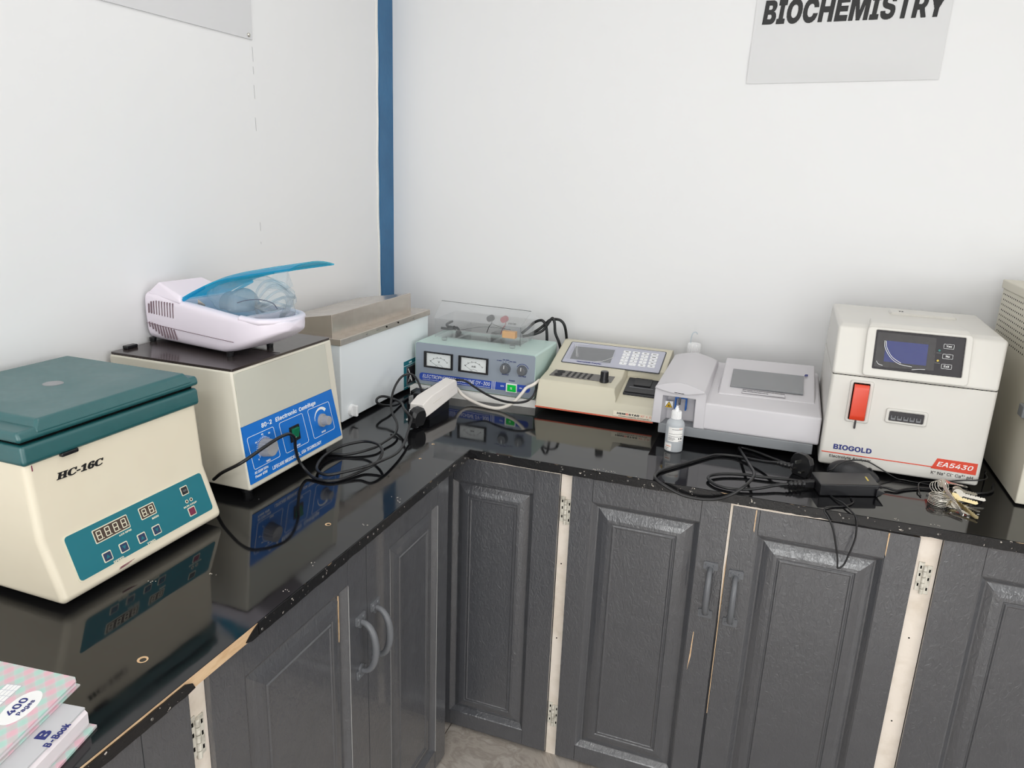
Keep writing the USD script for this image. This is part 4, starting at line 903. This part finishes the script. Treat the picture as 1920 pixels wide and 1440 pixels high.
part(rb, "cap", [ribbed(Frame(c0+(0, 0, .0875), (1, 0, 0), (0, 1, 0)), 0, 0, .0130, .0126, .020, 26), lathe([(0, .106), (.006, .106), (.005, .115), (.0034, .116), (.003, .121), (0, .121)], 16).apply_translation(c0)], "cap_white", 30)


def wrapped(parent, name, g, R_, z0, mat_, d):
    """A print wrapped round the bottle: polygon (angle*R, height) bent about the axis, facing the camera side."""
    g = shapely.segmentize(g, .003); th0 = math.atan2(EYE[1]-c0[1], EYE[0]-c0[0]) + .12; ms = []
    for q in getattr(g, "geoms", [g]):
        x0_, b0_, x1_, b1_ = q.bounds; cells = [q.intersection(sbox(a, b0_-1, a+.002, b1_+1)) for a in np.arange(x0_, x1_, .002)]
        for cc in cells:
            for c_ in getattr(cc, "geoms", [cc]):
                if c_.geom_type == "Polygon" and c_.area > 1e-10: ms.append(trimesh.creation.extrude_polygon(c_, .0004, engine="earcut"))
    v, f = arr(ms); th = th0 + v[:, 0]/R_; rr = R_ + d + v[:, 2]
    return part(parent, name, trimesh.Trimesh(c0 + np.stack([rr*np.cos(th), rr*np.sin(th), z0 + v[:, 1]], 1), f, process=False), mat_)


wrapped(rb, "label", sbox(-.020, .030, .020, .068), .0235, 0, "bottle_label", .0001); wrapped(rb, "label", sbox(-.030, .004, -.008, .024), .0235, 0, "bottle_label", .0001)
lines = [sbox(-.010, .0625, .019, .0635), sbox(-.018, .0505, .019, .0511), sbox(-.018, .044, .019, .0446), sbox(-.018, .040, -.002, .0408), sbox(-.018, .037, .0, .0378), sbox(-.018, .034, -.004, .0348), sbox(.008, .037, .0105, .0405), sbox(.014, .0365, .017, .0415), sbox(.008, .0315, .018, .0323), sbox(-.026, .011, -.015, .0118), sbox(-.026, .007, -.018, .0078)]
wrapped(rb, "print", shapely.union_all(lines), .0235, 0, "screen_black", .0004); wrapped(rb, "print", shapely.union_all([sbox(.008, .0655, .018, .0665), sbox(-.024, .016, -.010, .0174)]), .0235, 0, "label_orange", .0004)

# ---- electrolyte analyser
bi = thing("electrolyte_analyser", "white box analyser with blue display and orange-red sampling lever, beside the beige cabinet", "analyser", (1.645, -.26, 0))
bx0, bx1 = 1.468, 1.8215; r = .008
part(bi, "lower_case", hull([(x, y, z) for x in (bx0+r, bx1-r) for y, z in ((-.46+r, .0105+r), (-.46+r, .2435-.002), (-.065-r, .0105+r), (-.065-r, .2415))] + [(x, y, .2430) for x in (bx0+r, bx1-r) for y in (-.46+r, -.065-r)], r*.999).slice_plane((0, 0, .2432), (0, 0, -1), cap=True), "analyser_white", 30)
part(bi, "seam", box(bx0+.003, bx1-.003, -.457, -.07, .2425, .2455), "dark_gap")
part(bi, "upper_case", hull([(x, y, z) for x0_, x1_, y, z in ((bx0+r, bx1-r, -.46+r, .250), (bx0+r+.001, bx1-r+.008, -.426+r, .357-r), (bx0+.014, bx1-.006, -.400, .3618-r), (bx0+r, bx1-r, -.065-r, .252), (bx0+.010, bx1+.002, -.082-r, .3622-r)) for x in (x0_, x1_)], r).slice_plane((0, 0, .2448), (0, 0, 1), cap=True), "analyser_white", 30)
for x in (1.495, 1.795):
    for y in (-.43, -.09): part(bi, "foot", lathe([(0, 0), (.010, 0), (.012, .012), (0, .012)], 14).apply_translation((x, y, 0)), "black_rubber", 40)
part(bi, "side_panel", rbox(1.8195, 1.8275, -.425, -.09, .022, .278, .002), "cabinet_beige", 35)
part(bi, "top_cover", hull([(x, y, z) for x, z in ((1.605, .3585), (1.76, .3585), (1.609, .3665), (1.756, .3665)) for y in (-.205, -.155)], .002), "analyser_white", 35); text(bi, Frame((0, 0, .3684), (1, 0, 0), (0, 1, 0)), "N", 1.628, -.187, .012, "black_print")
BLo = Frame((1.468, -.46, .01), (1, 0, 0), (0, 0, 1))
part(bi, "lever_frame", ext(rrect(.0445, .1195, .0972, .2245, .006).difference(rrect(.0515, .1255, .0885, .2185, .002)), BLo, -.001, .0022), "analyser_white")
part(bi, "lever_recess", ext(rrect(.0505, .1245, .0895, .2195, .002), BLo, -.001, .0008), "dark_gap")
part(bi, "lever", hull([BLo.pt(a, b, d_) for a in (.0545, .0862) for b, d_ in ((.1275, 0), (.1275, .007), (.140, .0125), (.205, .0125), (.2145, .008), (.2145, 0))], .0008), "red_plastic", 30, label="orange-red sampling lever")
part(bi, "needle_slot", ext(rrect(.0670, .103, .0715, .1255, .002), BLo, -.001, .0024), "screen_black")
part(bi, "window_frame", ext(rrect(.1320, .1295, .2225, .1660, .006).difference(rrect(.1395, .1350, .2145, .1592, .003)), BLo, -.001, .0022), "analyser_white")
part(bi, "window", ext(rrect(.139, .1345, .215, .1597, .003), BLo, -.001, .0007), "screen_black")
for k_ in range(5): part(bi, "electrode", ext(rrect(.1445+.0136*k_, .1385, .1545+.0136*k_, .1485, .001).difference(sbox(.1462+.0136*k_, .1425, .1528+.0136*k_, .149)), BLo, .0005, .0019), "lcd_grey")
text(bi, BLo, "BIOGOLD", .0301, .0442, .0128, "navy_print", w=.0865, wght=800, rot=.0, px=80)
decal(bi, "red_line", sbox(.0045, .0330, .252, .0352), BLo, "red_print")
text(bi, BLo, "Electrolyte Analyzer", .0240, .0222, .0066, "black_print", w=.0945, wght=400, px=64)
decal(bi, "model_tag", [(.2490, .0303), (.3440, .0285), (.3440, .0570), (.2590, .0570)], BLo, "red_print", .0004)
text(bi, BLo, "EA5430", .2600, .0380, .0115, "white_print", w=.074, wght=600, slant=.25, d=.0009, px=72)
text(bi, BLo, "K\u207a Na\u207a Cl\u207b Ca\u00b2\u207a pH", .2515, .0168, .0072, "black_print", w=.088, wght=400, px=64)
BU = Frame((1.468, -.4624, .244), (1, 0, 0), (0, .032, .099))
part(bi, "bezel", [ext(rrect(.0655, .0045, .2885, .1230, .009).difference(rrect(.0848, .0228, .2742, .1165, .003)), BU, -.012, .006)], "analyser_white")
part(bi, "bezel_top", hull([(1.468+a, y, z) for a, y, z in ((.0695, -.424, .35), (.2845, -.424, .35), (.071, -.421, .361), (.283, -.421, .361), (.075, -.405, .3655), (.28, -.405, .3655), (.08, -.335, .3645), (.275, -.335, .3645), (.08, -.335, .35), (.275, -.335, .35))], .003), "analyser_white", 30)
pn = fresh(bi, "display_panel"); BASE[pn] = BASE[bi]; UsdGeom.Xform.Define(stage, pn)
g = lambda b: .0228 + (b-.0228)*.965
part(pn, "face", ext(sbox(.0845, .0225, .2745, .1168), BU, -.002, .0012), "screen_black")
part(pn, "display", ext(sbox(.1088, g(.0435), .199, g(.0955)), BU, 0, .0018), "lcd_blue", label="blue LCD")
part(pn, "film", ext(rpoly([(.0895, g(.0284)), (.2162, g(.0335)), (.2139, g(.1130)), (.0895, g(.1154))], .002), BU, .0022, .0025), "cling_film")
for q in ([(.106, .095), (.108, .078), (.122, .055), (.142, .041), (.17, .037)], [(.109, .094), (.112, .078), (.125, .057), (.146, .043)], [(.093, .043), (.098, .036), (.108, .033)], [(.17, .03), (.185, .033), (.198, .034)]): part(pn, "film_crease", tube([BU.pt(a, g(b), .003) for a, b in q], .0007, 5), "white_key")
for s, b in (("Yes", .0953), ("No", .0709), ("Exit", .0465)):
    part(pn, "button", ext(rrect(.2305, g(b)-.0056, .2522, g(b)+.0056, .0015), BU, .0008, .0022), "white_key"); part(pn, "button_face", ext(rrect(.2313, g(b)-.0048, .2514, g(b)+.0048, .001), BU, .001, .0026), "screen_black")
    text(pn, BU, s, .2413, g(b)-.0022, .0048, "white_print", d=.003, centre=True)
for a, b, m_ in ((.2229, .0837, "led_teal"), (.2221, .0589, "led_yellow")): part(pn, "lamp", cyl(BU, a, g(b), .0024, .001, .0026, 14), m_); decal(pn, "lamp_text", sbox(a-.0055, g(b)-.0062, a+.005, g(b)-.0052), BU, "lcd_grey", .0016)

# ---- beige cabinet at the right edge
bc = thing("perforated_cabinet", "beige metal instrument cabinet with rows of vent holes, cut by the right picture edge", "cabinet", (2.1, -.28, 0))
part(bc, "body", rbox(1.8855, 2.36, -.515, -.05, .004, .436, .003), "cabinet_beige", 35); part(bc, "lid", rbox(1.8815, 2.364, -.519, -.046, .4365, .459, .003), "cabinet_beige", 35)
part(bc, "foot", [box(x-.012, x+.012, y-.012, y+.012, 0, .006) for x in (1.91, 2.33) for y in (-.49, -.075)], "black_rubber")
FC = Frame((1.8855, 0, 0), (0, -1, 0), (0, 0, 1))
holes = [ext(Point(.066 + .0165*i + (.008 if j % 2 else 0), .423 - .0138*j).buffer(.0022, quad_segs=2), FC, -.0006, .0003) for j in range(9) for i in range(24)]
part(bc, "vent_hole", holes, "dark_gap", kind="stuff", label="rows of small round vent holes")
part(bc, "latch", rbox(1.877, 1.8865, -.455, -.418, .188, .216, .003), "slate_base", 35)

# ================================================================== small things and cables on the counter
def cable(name, label, pts, r, m_="black_rubber", cat="cable", extra=(), flat=None, n=7):
    mesh = tube(pts, r, 9, n, flat=flat)
    if not extra: return solo(name, label, cat, mesh, m_, True)
    p = np.asarray(pts); b = p.mean(0); b[2] = p[:, 2].min()
    t = thing(name, label, cat, tuple(b)); part(t, "cord", mesh, m_, True)
    for nm, ms, mm, sm in extra: part(t, nm, ms, mm, sm)
    return t


def relief(p, q, r, n_=5, r1=None):
    """A ribbed strain relief from p to q."""
    p, q = np.array(p, float), np.array(q, float); ts = np.linspace(0, 1, n_*4+1)
    return tube(p + ts[:, None]*(q-p), [(r + ((r1 or r)-r)*t)*(1.0 if (int(t*n_*4) % 4) < 2 else .74) for t in ts], 10, raw=True)


# white trailing socket and its plugs
so = thing("trailing_socket", "white trailing socket block tilted over the tangle of black plugs", "socket", (.424, -.5, .015))
part(so, "block", hull([(.4005, -.604, .0300), (.4005, -.604, .055), (.4425, -.604, .0235), (.436, -.604, .055), (.446, -.598, .026), (.3965, -.555, .064), (.436, -.555, .066), (.4475, -.555, .030), (.404, -.40, .040), (.410, -.40, .079), (.440, -.40, .077), (.4475, -.40, .042), (.418, -.385, .045), (.420, -.385, .072), (.437, -.385, .070)], .003), "white_block_plastic", 30)
part(so, "joint", tube([(.4445, -.555, .050), (.4465, -.40, .060)], .0009, 6), "white_cable")
part(so, "foot", hull([(x, y, z) for x in (.408, .436) for y, z in ((-.56, .0), (-.43, .0), (-.56, .03), (-.43, .04))]), "black_plastic", label="black plug pressed in from below")
part(so, "cord", tube([(.428, -.388, .057), (.436, -.372, .045), (.450, -.366, .026), (.477, -.367, .013), (.52, -.381, .0065), (.56, -.39, .0055), (.585, -.388, .008), (.609, -.381, .018), (.625, -.367, .031), (.638, -.350, .050), (.648, -.340, .066), (.668, -.333, .078), (.679, -.312, .088)], .0052, 9), "white_cable", True)


def uk_plug(F, body="black_rubber"):
    """Round-backed three-pin plug body in frame F: pins along +n, cord end along -v."""
    poly = Polygon([(-.017, -.024), (.017, -.024), (.0245, -.008), (.025, .008), (.019, .021), (.008, .026), (-.008, .026), (-.019, .021), (-.025, .008), (-.0245, -.008)]).buffer(.002)
    sm = affinity.scale(poly, .80, .80)
    pts = [F.pt(a, b, 0) for a, b in poly.exterior.coords] + [F.pt(a, b, -.012) for a, b in poly.exterior.coords] + [F.pt(a, b, -.021) for a, b in sm.exterior.coords]
    pins = [ext(sbox(-.002, .007, .002, .015), F, -.001, .020), ext(sbox(-.0145, -.013, -.0085, -.009), F, -.001, .017), ext(sbox(.0085, -.013, .0145, -.009), F, -.001, .017)]
    return hull(pts, .001), pins


FPl = Frame((.4085, -.640, .029), (0, .80, .0), (.15, 0, 1)); FPl = Frame((.4275, -.636, .0315), (.25, 1, 0), (.12, 0, 1)); FPl = Frame(FPl.o, -FPl.u, FPl.v)
bd, pins = uk_plug(FPl)
pts1 = [(.257, -1.219, .040), (.29, -1.23, .065), (.340, -1.232, .095), (.357, -1.195, .112), (.362, -1.150, .121), (.362, -1.118, .122), (.358, -1.092, .116), (.352, -1.068, .098), (.346, -1.058, .070), (.346, -1.048, .038), (.358, -1.042, .014), (.388, -1.054, .0045), (.419, -1.058, .004), (.44, -1.048, .004), (.454, -1.023, .004), (.468, -.973, .006), (.484, -.944, .015), (.486, -.921, .026), (.477, -.9, .032), (.448, -.869, .032), (.405, -.849, .026), (.377, -.861, .022), (.351, -.888, .016), (.344, -.937, .0125), (.356, -.985, .0115), (.375, -1.022, .0115), (.397, -1.039, .0115), (.418, -1.041, .0115), (.437, -1.023, .0125), (.465, -.987, .015), (.489, -.972, .023), (.497, -.928, .021), (.494, -.862, .0135), (.480, -.799, .013), (.458, -.735, .02), (.443, -.692, .030), (.441, -.681, .042), (.419, -.670, .054), (.396, -.642, .056), (.371, -.604, .053), (.338, -.579, .051), (.301, -.561, .05), (.282, -.562, .049), (.274, -.572, .044), (.276, -.578, .035), (.283, -.566, .025), (.293, -.545, .018), (.297, -.515, .011), (.294, -.476, .006), (.289, -.43, .0042), (.285, -.39, .0042)]
cable("power_cable", "black mains cable arching past the blue-panelled centrifuge and coiling on the counter", pts1, .0036)
pl2 = thing("mains_plug", "black round-backed plug with bare pins below the white trailing socket", "plug", (.41, -.63, 0))
part(pl2, "body", bd, "black_rubber", 35); part(pl2, "pin", pins, "cap_white", label="pale plug pins"); part(pl2, "cord_end", tube([FPl.pt(0, -.026, -.01), FPl.pt(0, -.030, -.012)], .005, 8), "black_rubber")
F2 = Frame((.384, -.490, .040), (0, 1, 0), (-.2, .1, 1))
pts2 = [(.381, -.500, .062), (.376, -.501, .075), (.359, -.487, .09), (.343, -.479, .1), (.332, -.486, .105), (.319, -.504, .1), (.314, -.528, .085), (.321, -.563, .070), (.332, -.594, .052), (.346, -.620, .040), (.370, -.651, .03), (.395, -.678, .022), (.415, -.715, .015), (.424, -.751, .012), (.424, -.796, .0105), (.423, -.838, .0105), (.405, -.873, .0075), (.377, -.9, .0040), (.352, -.908, .0037), (.325, -.912, .0037), (.30, -.91, .0037)]
cable("power_cable", "black cable looping up in front of the white water bath", pts2, .0034, extra=(("plug_body", [hull([(x, y, z) for x in (.364, .386) for y in (-.515, -.475) for z in (.018, .056)], .003), relief((.381, -.498, .058), (.380, -.500, .068), .0055, 2)], "black_plastic", 35), ("plug_side", rbox(.346, .366, -.517, -.497, .022, .046, .002), "grey_cable", 35)))
pts3 = [(.330, -.392, .022), (.338, -.376, .028), (.359, -.368, .044), (.397, -.368, .062), (.434, -.366, .0705), (.460, -.362, .0685), (.490, -.368, .057), (.536, -.381, .0425), (.584, -.41, .041), (.625, -.425, .042), (.657, -.419, .044), (.674, -.397, .0465), (.6795, -.368, .053), (.6775, -.34, .062), (.6735, -.30, .072), (.674, -.24, .075)]
cable("power_cable", "black cable sweeping in front of the grey electrophoresis power supply", pts3, .0034, extra=(("plug_body", hull([(x, y, z) for x in (.308, .340) for y in (-.425, -.392) for z in (.003, .032)], .003), "black_plastic", 35), ("strain_relief", relief((.329, -.394, .021), (.340, -.374, .030), .0058, 4), "black_rubber", 40)))

# thick cords behind the power supply
for lab, q in (("black cord rising behind the clear tank and down by the ivory analyser, leftmost of three", [(.530, -.058, .169), (.553, -.058, .190), (.571, -.059, .209), (.588, -.06, .2185), (.601, -.06, .2195), (.612, -.06, .2075), (.618, -.06, .182), (.620, -.06, .14), (.62, -.06, .06), (.62, -.06, .004)]),
               ("black cord looped beside the clear tank, nearest the mint power supply corner", [(.550, -.106, .1695), (.590, -.098, .181), (.613, -.086, .194), (.630, -.085, .220), (.642, -.085, .236), (.650, -.085, .222), (.654, -.083, .188), (.668, -.075, .15), (.6765, -.072, .10), (.677, -.072, .004)]),
               ("black cord arching over to the top of the ivory analyser, rightmost of three", [(.560, -.078, .1695), (.588, -.066, .188), (.607, -.052, .206), (.622, -.05, .2215), (.638, -.05, .2265), (.660, -.05, .2245), (.674, -.047, .207), (.678, -.03, .165), (.678, -.012, .10), (.678, -.01, .004)])):
    cable("cord", lab, q, .0046)
for lab, q in (("black cord end showing left of the clear tank, upper one", [(.256, -.02, .176), (.262, -.075, .1755), (.274, -.090, .171), (.284, -.080, .168), (.288, -.060, .15), (.288, -.05, .004)]), ("black cord end showing left of the clear tank, lower one", [(.258, -.112, .1685), (.284, -.112, .1685), (.300, -.104, .169), (.305, -.080, .166), (.31, -.055, .12), (.31, -.05, .004)])):
    cable("cord", lab, q, .0044)

# power adapter with its leads
br = thing("power_adapter", "black laptop-style power adapter brick lying near the counter edge", "power adapter", (1.52, -.59, 0))
part(br, "case", hull([(x, y, z) for z in (.004, .0265) for x, y in ((1.4695, -.652), (1.591, -.602), (1.5775, -.532), (1.452, -.583))], .0028), "black_plastic", 35)
part(br, "label", ext(Polygon([(1.566, -.560), (1.5695, -.560), (1.5735, -.585), (1.5695, -.585)]), Frame((0, 0, .0293), (1, 0, 0), (0, 1, 0)), 0, .0004), "led_yellow", label="small pale yellow label")
part(br, "inlet_plug", hull([(1.455, -.622, .006), (1.460, -.605, .006), (1.455, -.622, .019), (1.460, -.605, .019), (1.432, -.630, .008), (1.436, -.618, .008), (1.432, -.630, .018), (1.436, -.618, .018)], .002), "black_plastic", 35); part(br, "strain_relief", relief((1.434, -.625, .013), (1.398, -.643, .013), .0080, 4, .006), "black_rubber", 40)
ad4 = np.array([(1.402, -.642, .013), (1.373, -.657, .0105), (1.342, -.682, .008), (1.312, -.70, .006), (1.276, -.711, .005), (1.245, -.704, .005), (1.227, -.685, .006), (1.221, -.669, .007), (1.228, -.65, .007), (1.254, -.628, .0065), (1.299, -.611, .006), (1.345, -.607, .006), (1.396, -.600, .007), (1.430, -.592, .006), (1.448, -.578, .006)])
part(br, "mains_lead", tube(ad4, .0037, 9, 7), "black_rubber", True)
part(br, "outlet_relief", tube([(1.588, -.566, .014), (1.597, -.562, .012), (1.606, -.559, .009)], [.0065, .0055, .0035], 10, raw=True), "black_rubber", True); part(br, "clip", hull([(1.590, -.610, .0035), (1.592, -.585, .0035), (1.606, -.612, .016), (1.590, -.610, .019), (1.592, -.59, .019)], .001), "black_plastic", 35)
part(br, "output_lead", tube([(1.603, -.560, .010), (1.618, -.547, .0055), (1.639, -.55, .0035), (1.663, -.527, .0035), (1.697, -.506, .0035), (1.735, -.500, .0035), (1.80, -.49, .0035), (1.85, -.46, .0035), (1.868, -.40, .0035)], .0028, 8), "black_rubber", True)
# mains lead with standing plug
FP1 = Frame((1.418, -.556, .027), (.60, -.75, 0), (0, 0, 1)); FP1 = Frame((1.424, -.545, .0275), (.78, -.60, 0), (0, 0, 1))
bd, pins = uk_plug(FP1)
p4 = [(1.388, -.556, .030), (1.366, -.548, .026), (1.341, -.524, .0155), (1.292, -.494, .007), (1.259, -.486, .0045), (1.223, -.498, .0045), (1.197, -.532, .0045), (1.155, -.597, .0045), (1.115, -.658, .0045), (1.102, -.695, .0045), (1.106, -.727, .005), (1.128, -.7375, -.003), (1.168, -.738, -.018), (1.199, -.738, -.0215), (1.229, -.738, -.0195), (1.258, -.738, -.011), (1.283, -.736, .004), (1.305, -.722, .021), (1.32, -.673, .025), (1.321, -.64, .026), (1.312, -.601, .025), (1.296, -.526, .018), (1.283, -.465, .012), (1.276, -.43, .008), (1.284, -.416, .006), (1.322, -.43, .005), (1.366, -.462, .0045), (1.41, -.48, .0045), (1.455, -.40, .0045), (1.4625, -.30, .0045), (1.4625, -.05, .0045)]
t = thing("power_cable", "black mains cable with upright plug, drooping over the counter edge", "cable", (1.28, -.58, 0)); part(t, "cord", tube(p4, .0037, 9, 7), "black_rubber", True)
part(t, "plug", bd, "black_rubber", 35); part(t, "pin", pins, "chrome"); part(t, "strain_relief", relief((1.408, -.562, .0285), (1.372, -.551, .0275), .0075, 4, .005), "black_rubber", 40)
# thin lead hanging over the edge
h1 = [(1.535, -.640, .0022), (1.538, -.665, .0022), (1.520, -.694, .0022), (1.496, -.708, .0022), (1.480, -.7215, .003), (1.476, -.735, -.001), (1.486, -.7375, -.014), (1.498, -.738, -.036), (1.508, -.738, -.068), (1.517, -.738, -.103), (1.520, -.7385, -.124), (1.5225, -.739, -.128), (1.527, -.7385, -.124), (1.533, -.738, -.114), (1.539, -.738, -.087), (1.545, -.738, -.054), (1.544, -.738, -.023), (1.540, -.736, -.003), (1.531, -.722, .0035), (1.516, -.688, .0055), (1.500, -.664, .003), (1.492, -.645, .0022)]
cable("thin_lead", "thin black lead hanging in a loop over the counter edge under the adapter", h1, .0019)
# mouse
mo = thing("computer_mouse", "dark grey rounded computer mouse with a thin lead, behind the power adapter", "mouse", (1.55, -.50, 0))
c0m, am = np.array((1.548, -.4965, 0.)), np.array((.975, -.222, 0)); wm = np.array((.222, .975, 0))
ic = trimesh.creation.icosphere(4); v = ic.vertices.copy(); z = np.where(v[:, 2] < 0, v[:, 2]*.10, v[:, 2]); s_ = v[:, 0]
v2 = c0m + (s_*.060)[:, None]*am + (v[:, 1]*(.031 - .004*s_))[:, None]*wm + np.stack([0*z, 0*z, .0045 + z*(.034 - .007*s_) ], 1)
part(mo, "shell", trimesh.Trimesh(v2, ic.faces, process=False), "charcoal_plastic", True)
part(mo, "wheel", cyl(Frame(c0m + .034*am + np.array((0, 0, .0275)), am, (0, 0, 1)), 0, 0, .006, -.003, .003, 20), "black_plastic", 40); part(mo, "button_seam", tube([c0m + s*.06*am + np.array((0, 0, .0052 + math.sqrt(1-s*s)*(.034-.007*s))) for s in np.linspace(.62, .96, 6)], .0006, 5), "black_plastic")
part(mo, "lead", tube([(1.491, -.520, .010), (1.489, -.538, .022), (1.499, -.540, .031), (1.510, -.522, .0365), (1.535, -.500, .043), (1.573, -.478, .040), (1.606, -.466, .024), (1.631, -.466, .011), (1.651, -.465, .0025), (1.666, -.466, .0025), (1.684, -.468, .0020), (1.711, -.470, .0020), (1.733, -.472, .0020), (1.755, -.472, .0020), (1.775, -.468, .0025), (1.80, -.47, .0025)], .0016, 7), "black_rubber", True)
cable("thin_lead", "thin black lead crossing the red model tag of the white analyser", [(1.872, -.30, .0022), (1.862, -.345, .012), (1.847, -.40, .026), (1.838, -.452, .032), (1.815, -.471, .031), (1.782, -.471, .0245), (1.744, -.470, .014), (1.709, -.474, .0085), (1.694, -.489, .0082), (1.688, -.521, .0082), (1.688, -.540, .004), (1.689, -.556, .0022)], .0016)

# bunch of keys
ke = thing("key_bunch", "bunch of silver keys on wire rings in front of the white analyser", "keys", (1.75, -.56, 0))
rk = np.random.default_rng(11)


def ring(c, R_, tilt, yaw, r_=.0009, m_="chrome"):
    c = np.array(c); u = np.array((math.cos(yaw), math.sin(yaw), 0)); v = np.array((-math.sin(yaw)*math.cos(tilt), math.cos(yaw)*math.cos(tilt), math.sin(tilt)))
    return tube([c + R_*(math.cos(t)*u + math.sin(t)*v) for t in np.linspace(0, 2*math.pi, 16, endpoint=False)], r_, 6, 2, True)


for i in range(9): part(ke, "ring", ring((1.722+.0015*rk.normal(), -.583+.002*rk.normal(), .0018+.0022*i), .021+.001*rk.normal(), .05*rk.normal()+.06, rk.random()*3), "chrome", True)
for i in range(4): part(ke, "ring", ring((1.722+.004*i, -.535, .021+.002*i), .015, .75+.08*i, .2+.15*i), "chrome", True)


def key(p, q, roll=0., w=.011, th=.0021, m_="chrome"):
    """A flat key from bow p to tip q: round bow with a hole, notched blade."""
    p, q = np.array(p, float), np.array(q, float); u = (q-p)/np.linalg.norm(q-p); Ln = np.linalg.norm(q-p)
    s = np.cross((0, 0, 1), u); s /= np.linalg.norm(s); n_ = np.cross(u, s); s2 = s*math.cos(roll) + n_*math.sin(roll)
    F = Frame(p, u, s2)
    bl = [(.012, -.0042), (Ln-.004, -.0042), (Ln, -.001)]; x = Ln-.004; k_ = 0
    top_ = [(Ln-.002, .003)]
    while x > .022: top_ += [(x, .0042), (x-.0025, .0018 if k_ % 2 else .0028)]; x -= .005; k_ += 1
    poly = Polygon(bl + top_ + [(.020, .0045), (.012, .0045)]).buffer(0).union(affinity.scale(Point(.006, 0).buffer(1, quad_segs=6), w, w*.92)).difference(Point(-.0005, 0).buffer(.0028))
    return ext(poly, F, -th/2, th/2)


KEYS = [((1.729, -.533, .036), (1.758, -.647, .006), 1.2, "chrome"), ((1.736, -.560, .020), (1.787, -.645, .004), 1.15, "brass_key"), ((1.748, -.560, .014), (1.800, -.574, .012), 1.2, "brass_key"), ((1.760, -.538, .016), (1.822, -.540, .010), 1.0, "chrome"), ((1.762, -.520, .018), (1.809, -.518, .012), .6, "chrome"),
        ((1.735, -.512, .030), (1.785, -.496, .020), .1, "chrome"), ((1.742, -.503, .026), (1.795, -.488, .016), .15, "chrome"), ((1.738, -.598, .008), (1.775, -.630, .003), .2, "chrome"), ((1.745, -.575, .007), (1.80, -.60, .003), .1, "chrome"), ((1.74, -.55, .010), (1.79, -.55, .003), .1, "brass_key")]
for a, b, ro, m_ in KEYS: part(ke, "key", key(a, b, ro, m_=m_), m_)
part(ke, "fob", hull([(1.758, -.525, .014), (1.765, -.519, .014), (1.758, -.525, .022), (1.765, -.519, .022)], .003), "steel", 35)

# two notebooks at the lower left corner
sd = np.array((.243, -.970, 0)); wd = np.array((-.985, -.16, 0))


def nq(o, a, b, z): return np.array((o[0], o[1], 0)) + a*sd + b*wd + np.array((0, 0, z))


lo = (.5895, -1.8215); no = thing("notebook", "thick silver notebook with pale page edge, under the plaid one at bottom left", "notebook", (.52, -1.93, 0))
part(no, "cover_bottom", hull([nq(lo, a, b, z) for a in (-.004, .28) for b in (-.008, .19) for z in (.0008, .0036)], .0006), "plaid", 35, label="pink and mint bottom cover")
part(no, "pages", hull([nq(lo, a, b, z) for a in (0, .276) for b, z in ((.001, .0036), (-.0015, .009), (-.0015, .024), (.003, .0285), (.18, .0036), (.18, .0285))]), "page_edge", label="pale page edge")
part(no, "cover_top", hull([nq(lo, a, b, z) for a in (0, .276) for b in (.002, .18) for z in (.0286, .0306)], .0004), "spine_silver", 35)
FN2 = Frame(nq(lo, .084, .0175, .0310), -sd, -wd*.0 + np.array((-.97, -.243, 0)))
if FN2.n[2] < 0: FN2 = Frame(FN2.o, FN2.u, -FN2.v)
text(no, FN2, "B-Book", .0165, -.019, .0085, "navy_print", w=.037, wght=600); text(no, FN2, "B", .026, -.006, .0135, "navy_print", w=.014, wght=800)
text(no, FN2, "B-Book", -.063, -.019, .0085, "navy_print", w=.037, wght=600); text(no, FN2, "B", -.053, -.006, .0135, "navy_print", w=.014, wght=800)
uo = (.549, -1.795); nu = thing("notebook", "slim pink and mint plaid notebook with white oval label, at bottom left", "notebook", (.45, -1.92, .031))
wd2 = wd; wd = np.array((-.992, -.12, 0))
part(nu, "cover_top", hull([nq(uo, a, b, z) for a in (.006, .28) for b in (0, .20) for z in (.0408, .0428)] + [nq(uo, 0, b, z) for b in (.006, .20) for z in (.0408, .0428)], .0004), "plaid", 35)
part(nu, "pages", hull([nq(uo, a, b, z) for a in (.003, .276) for b in (.003, .196) for z in (.0335, .0408)]), "page_edge")
part(nu, "cover_bottom", hull([nq(uo, a, b, z) for a in (0, .28) for b in (0, .20) for z in (.0317, .0335)], .0004), "plaid", 35)
FU2 = Frame(nq(uo, .064, .032, .0432), -sd, np.array((-.97, -.243, 0)))
if FU2.n[2] < 0: FU2 = Frame(FU2.o, FU2.u, -FU2.v)
decal(nu, "oval_label", affinity.scale(Point(0, 0).buffer(1, quad_segs=12), .030, .0165), FU2, "paper", .0003)
text(nu, FU2, "400", 0, .0005, .009, "navy_print", w=.030, wght=600, d=.0009, centre=True); text(nu, FU2, "Pages", 0, -.009, .0055, "navy_print", w=.026, wght=400, d=.0009, centre=True)
part(nu, "name_card", ext(sbox(-.035, .026, .035, .046), FU2, -.0002, .0003), "paper"); part(nu, "name_card_lines", ext(shapely.union_all([sbox(-.035, .026+.005*k_, .035, .0264+.005*k_) for k_ in range(5)] + [sbox(-.035+.01*k_, .026, -.0346+.01*k_, .046) for k_ in range(8)]), FU2, .0001, .0005), "lilac_panel")
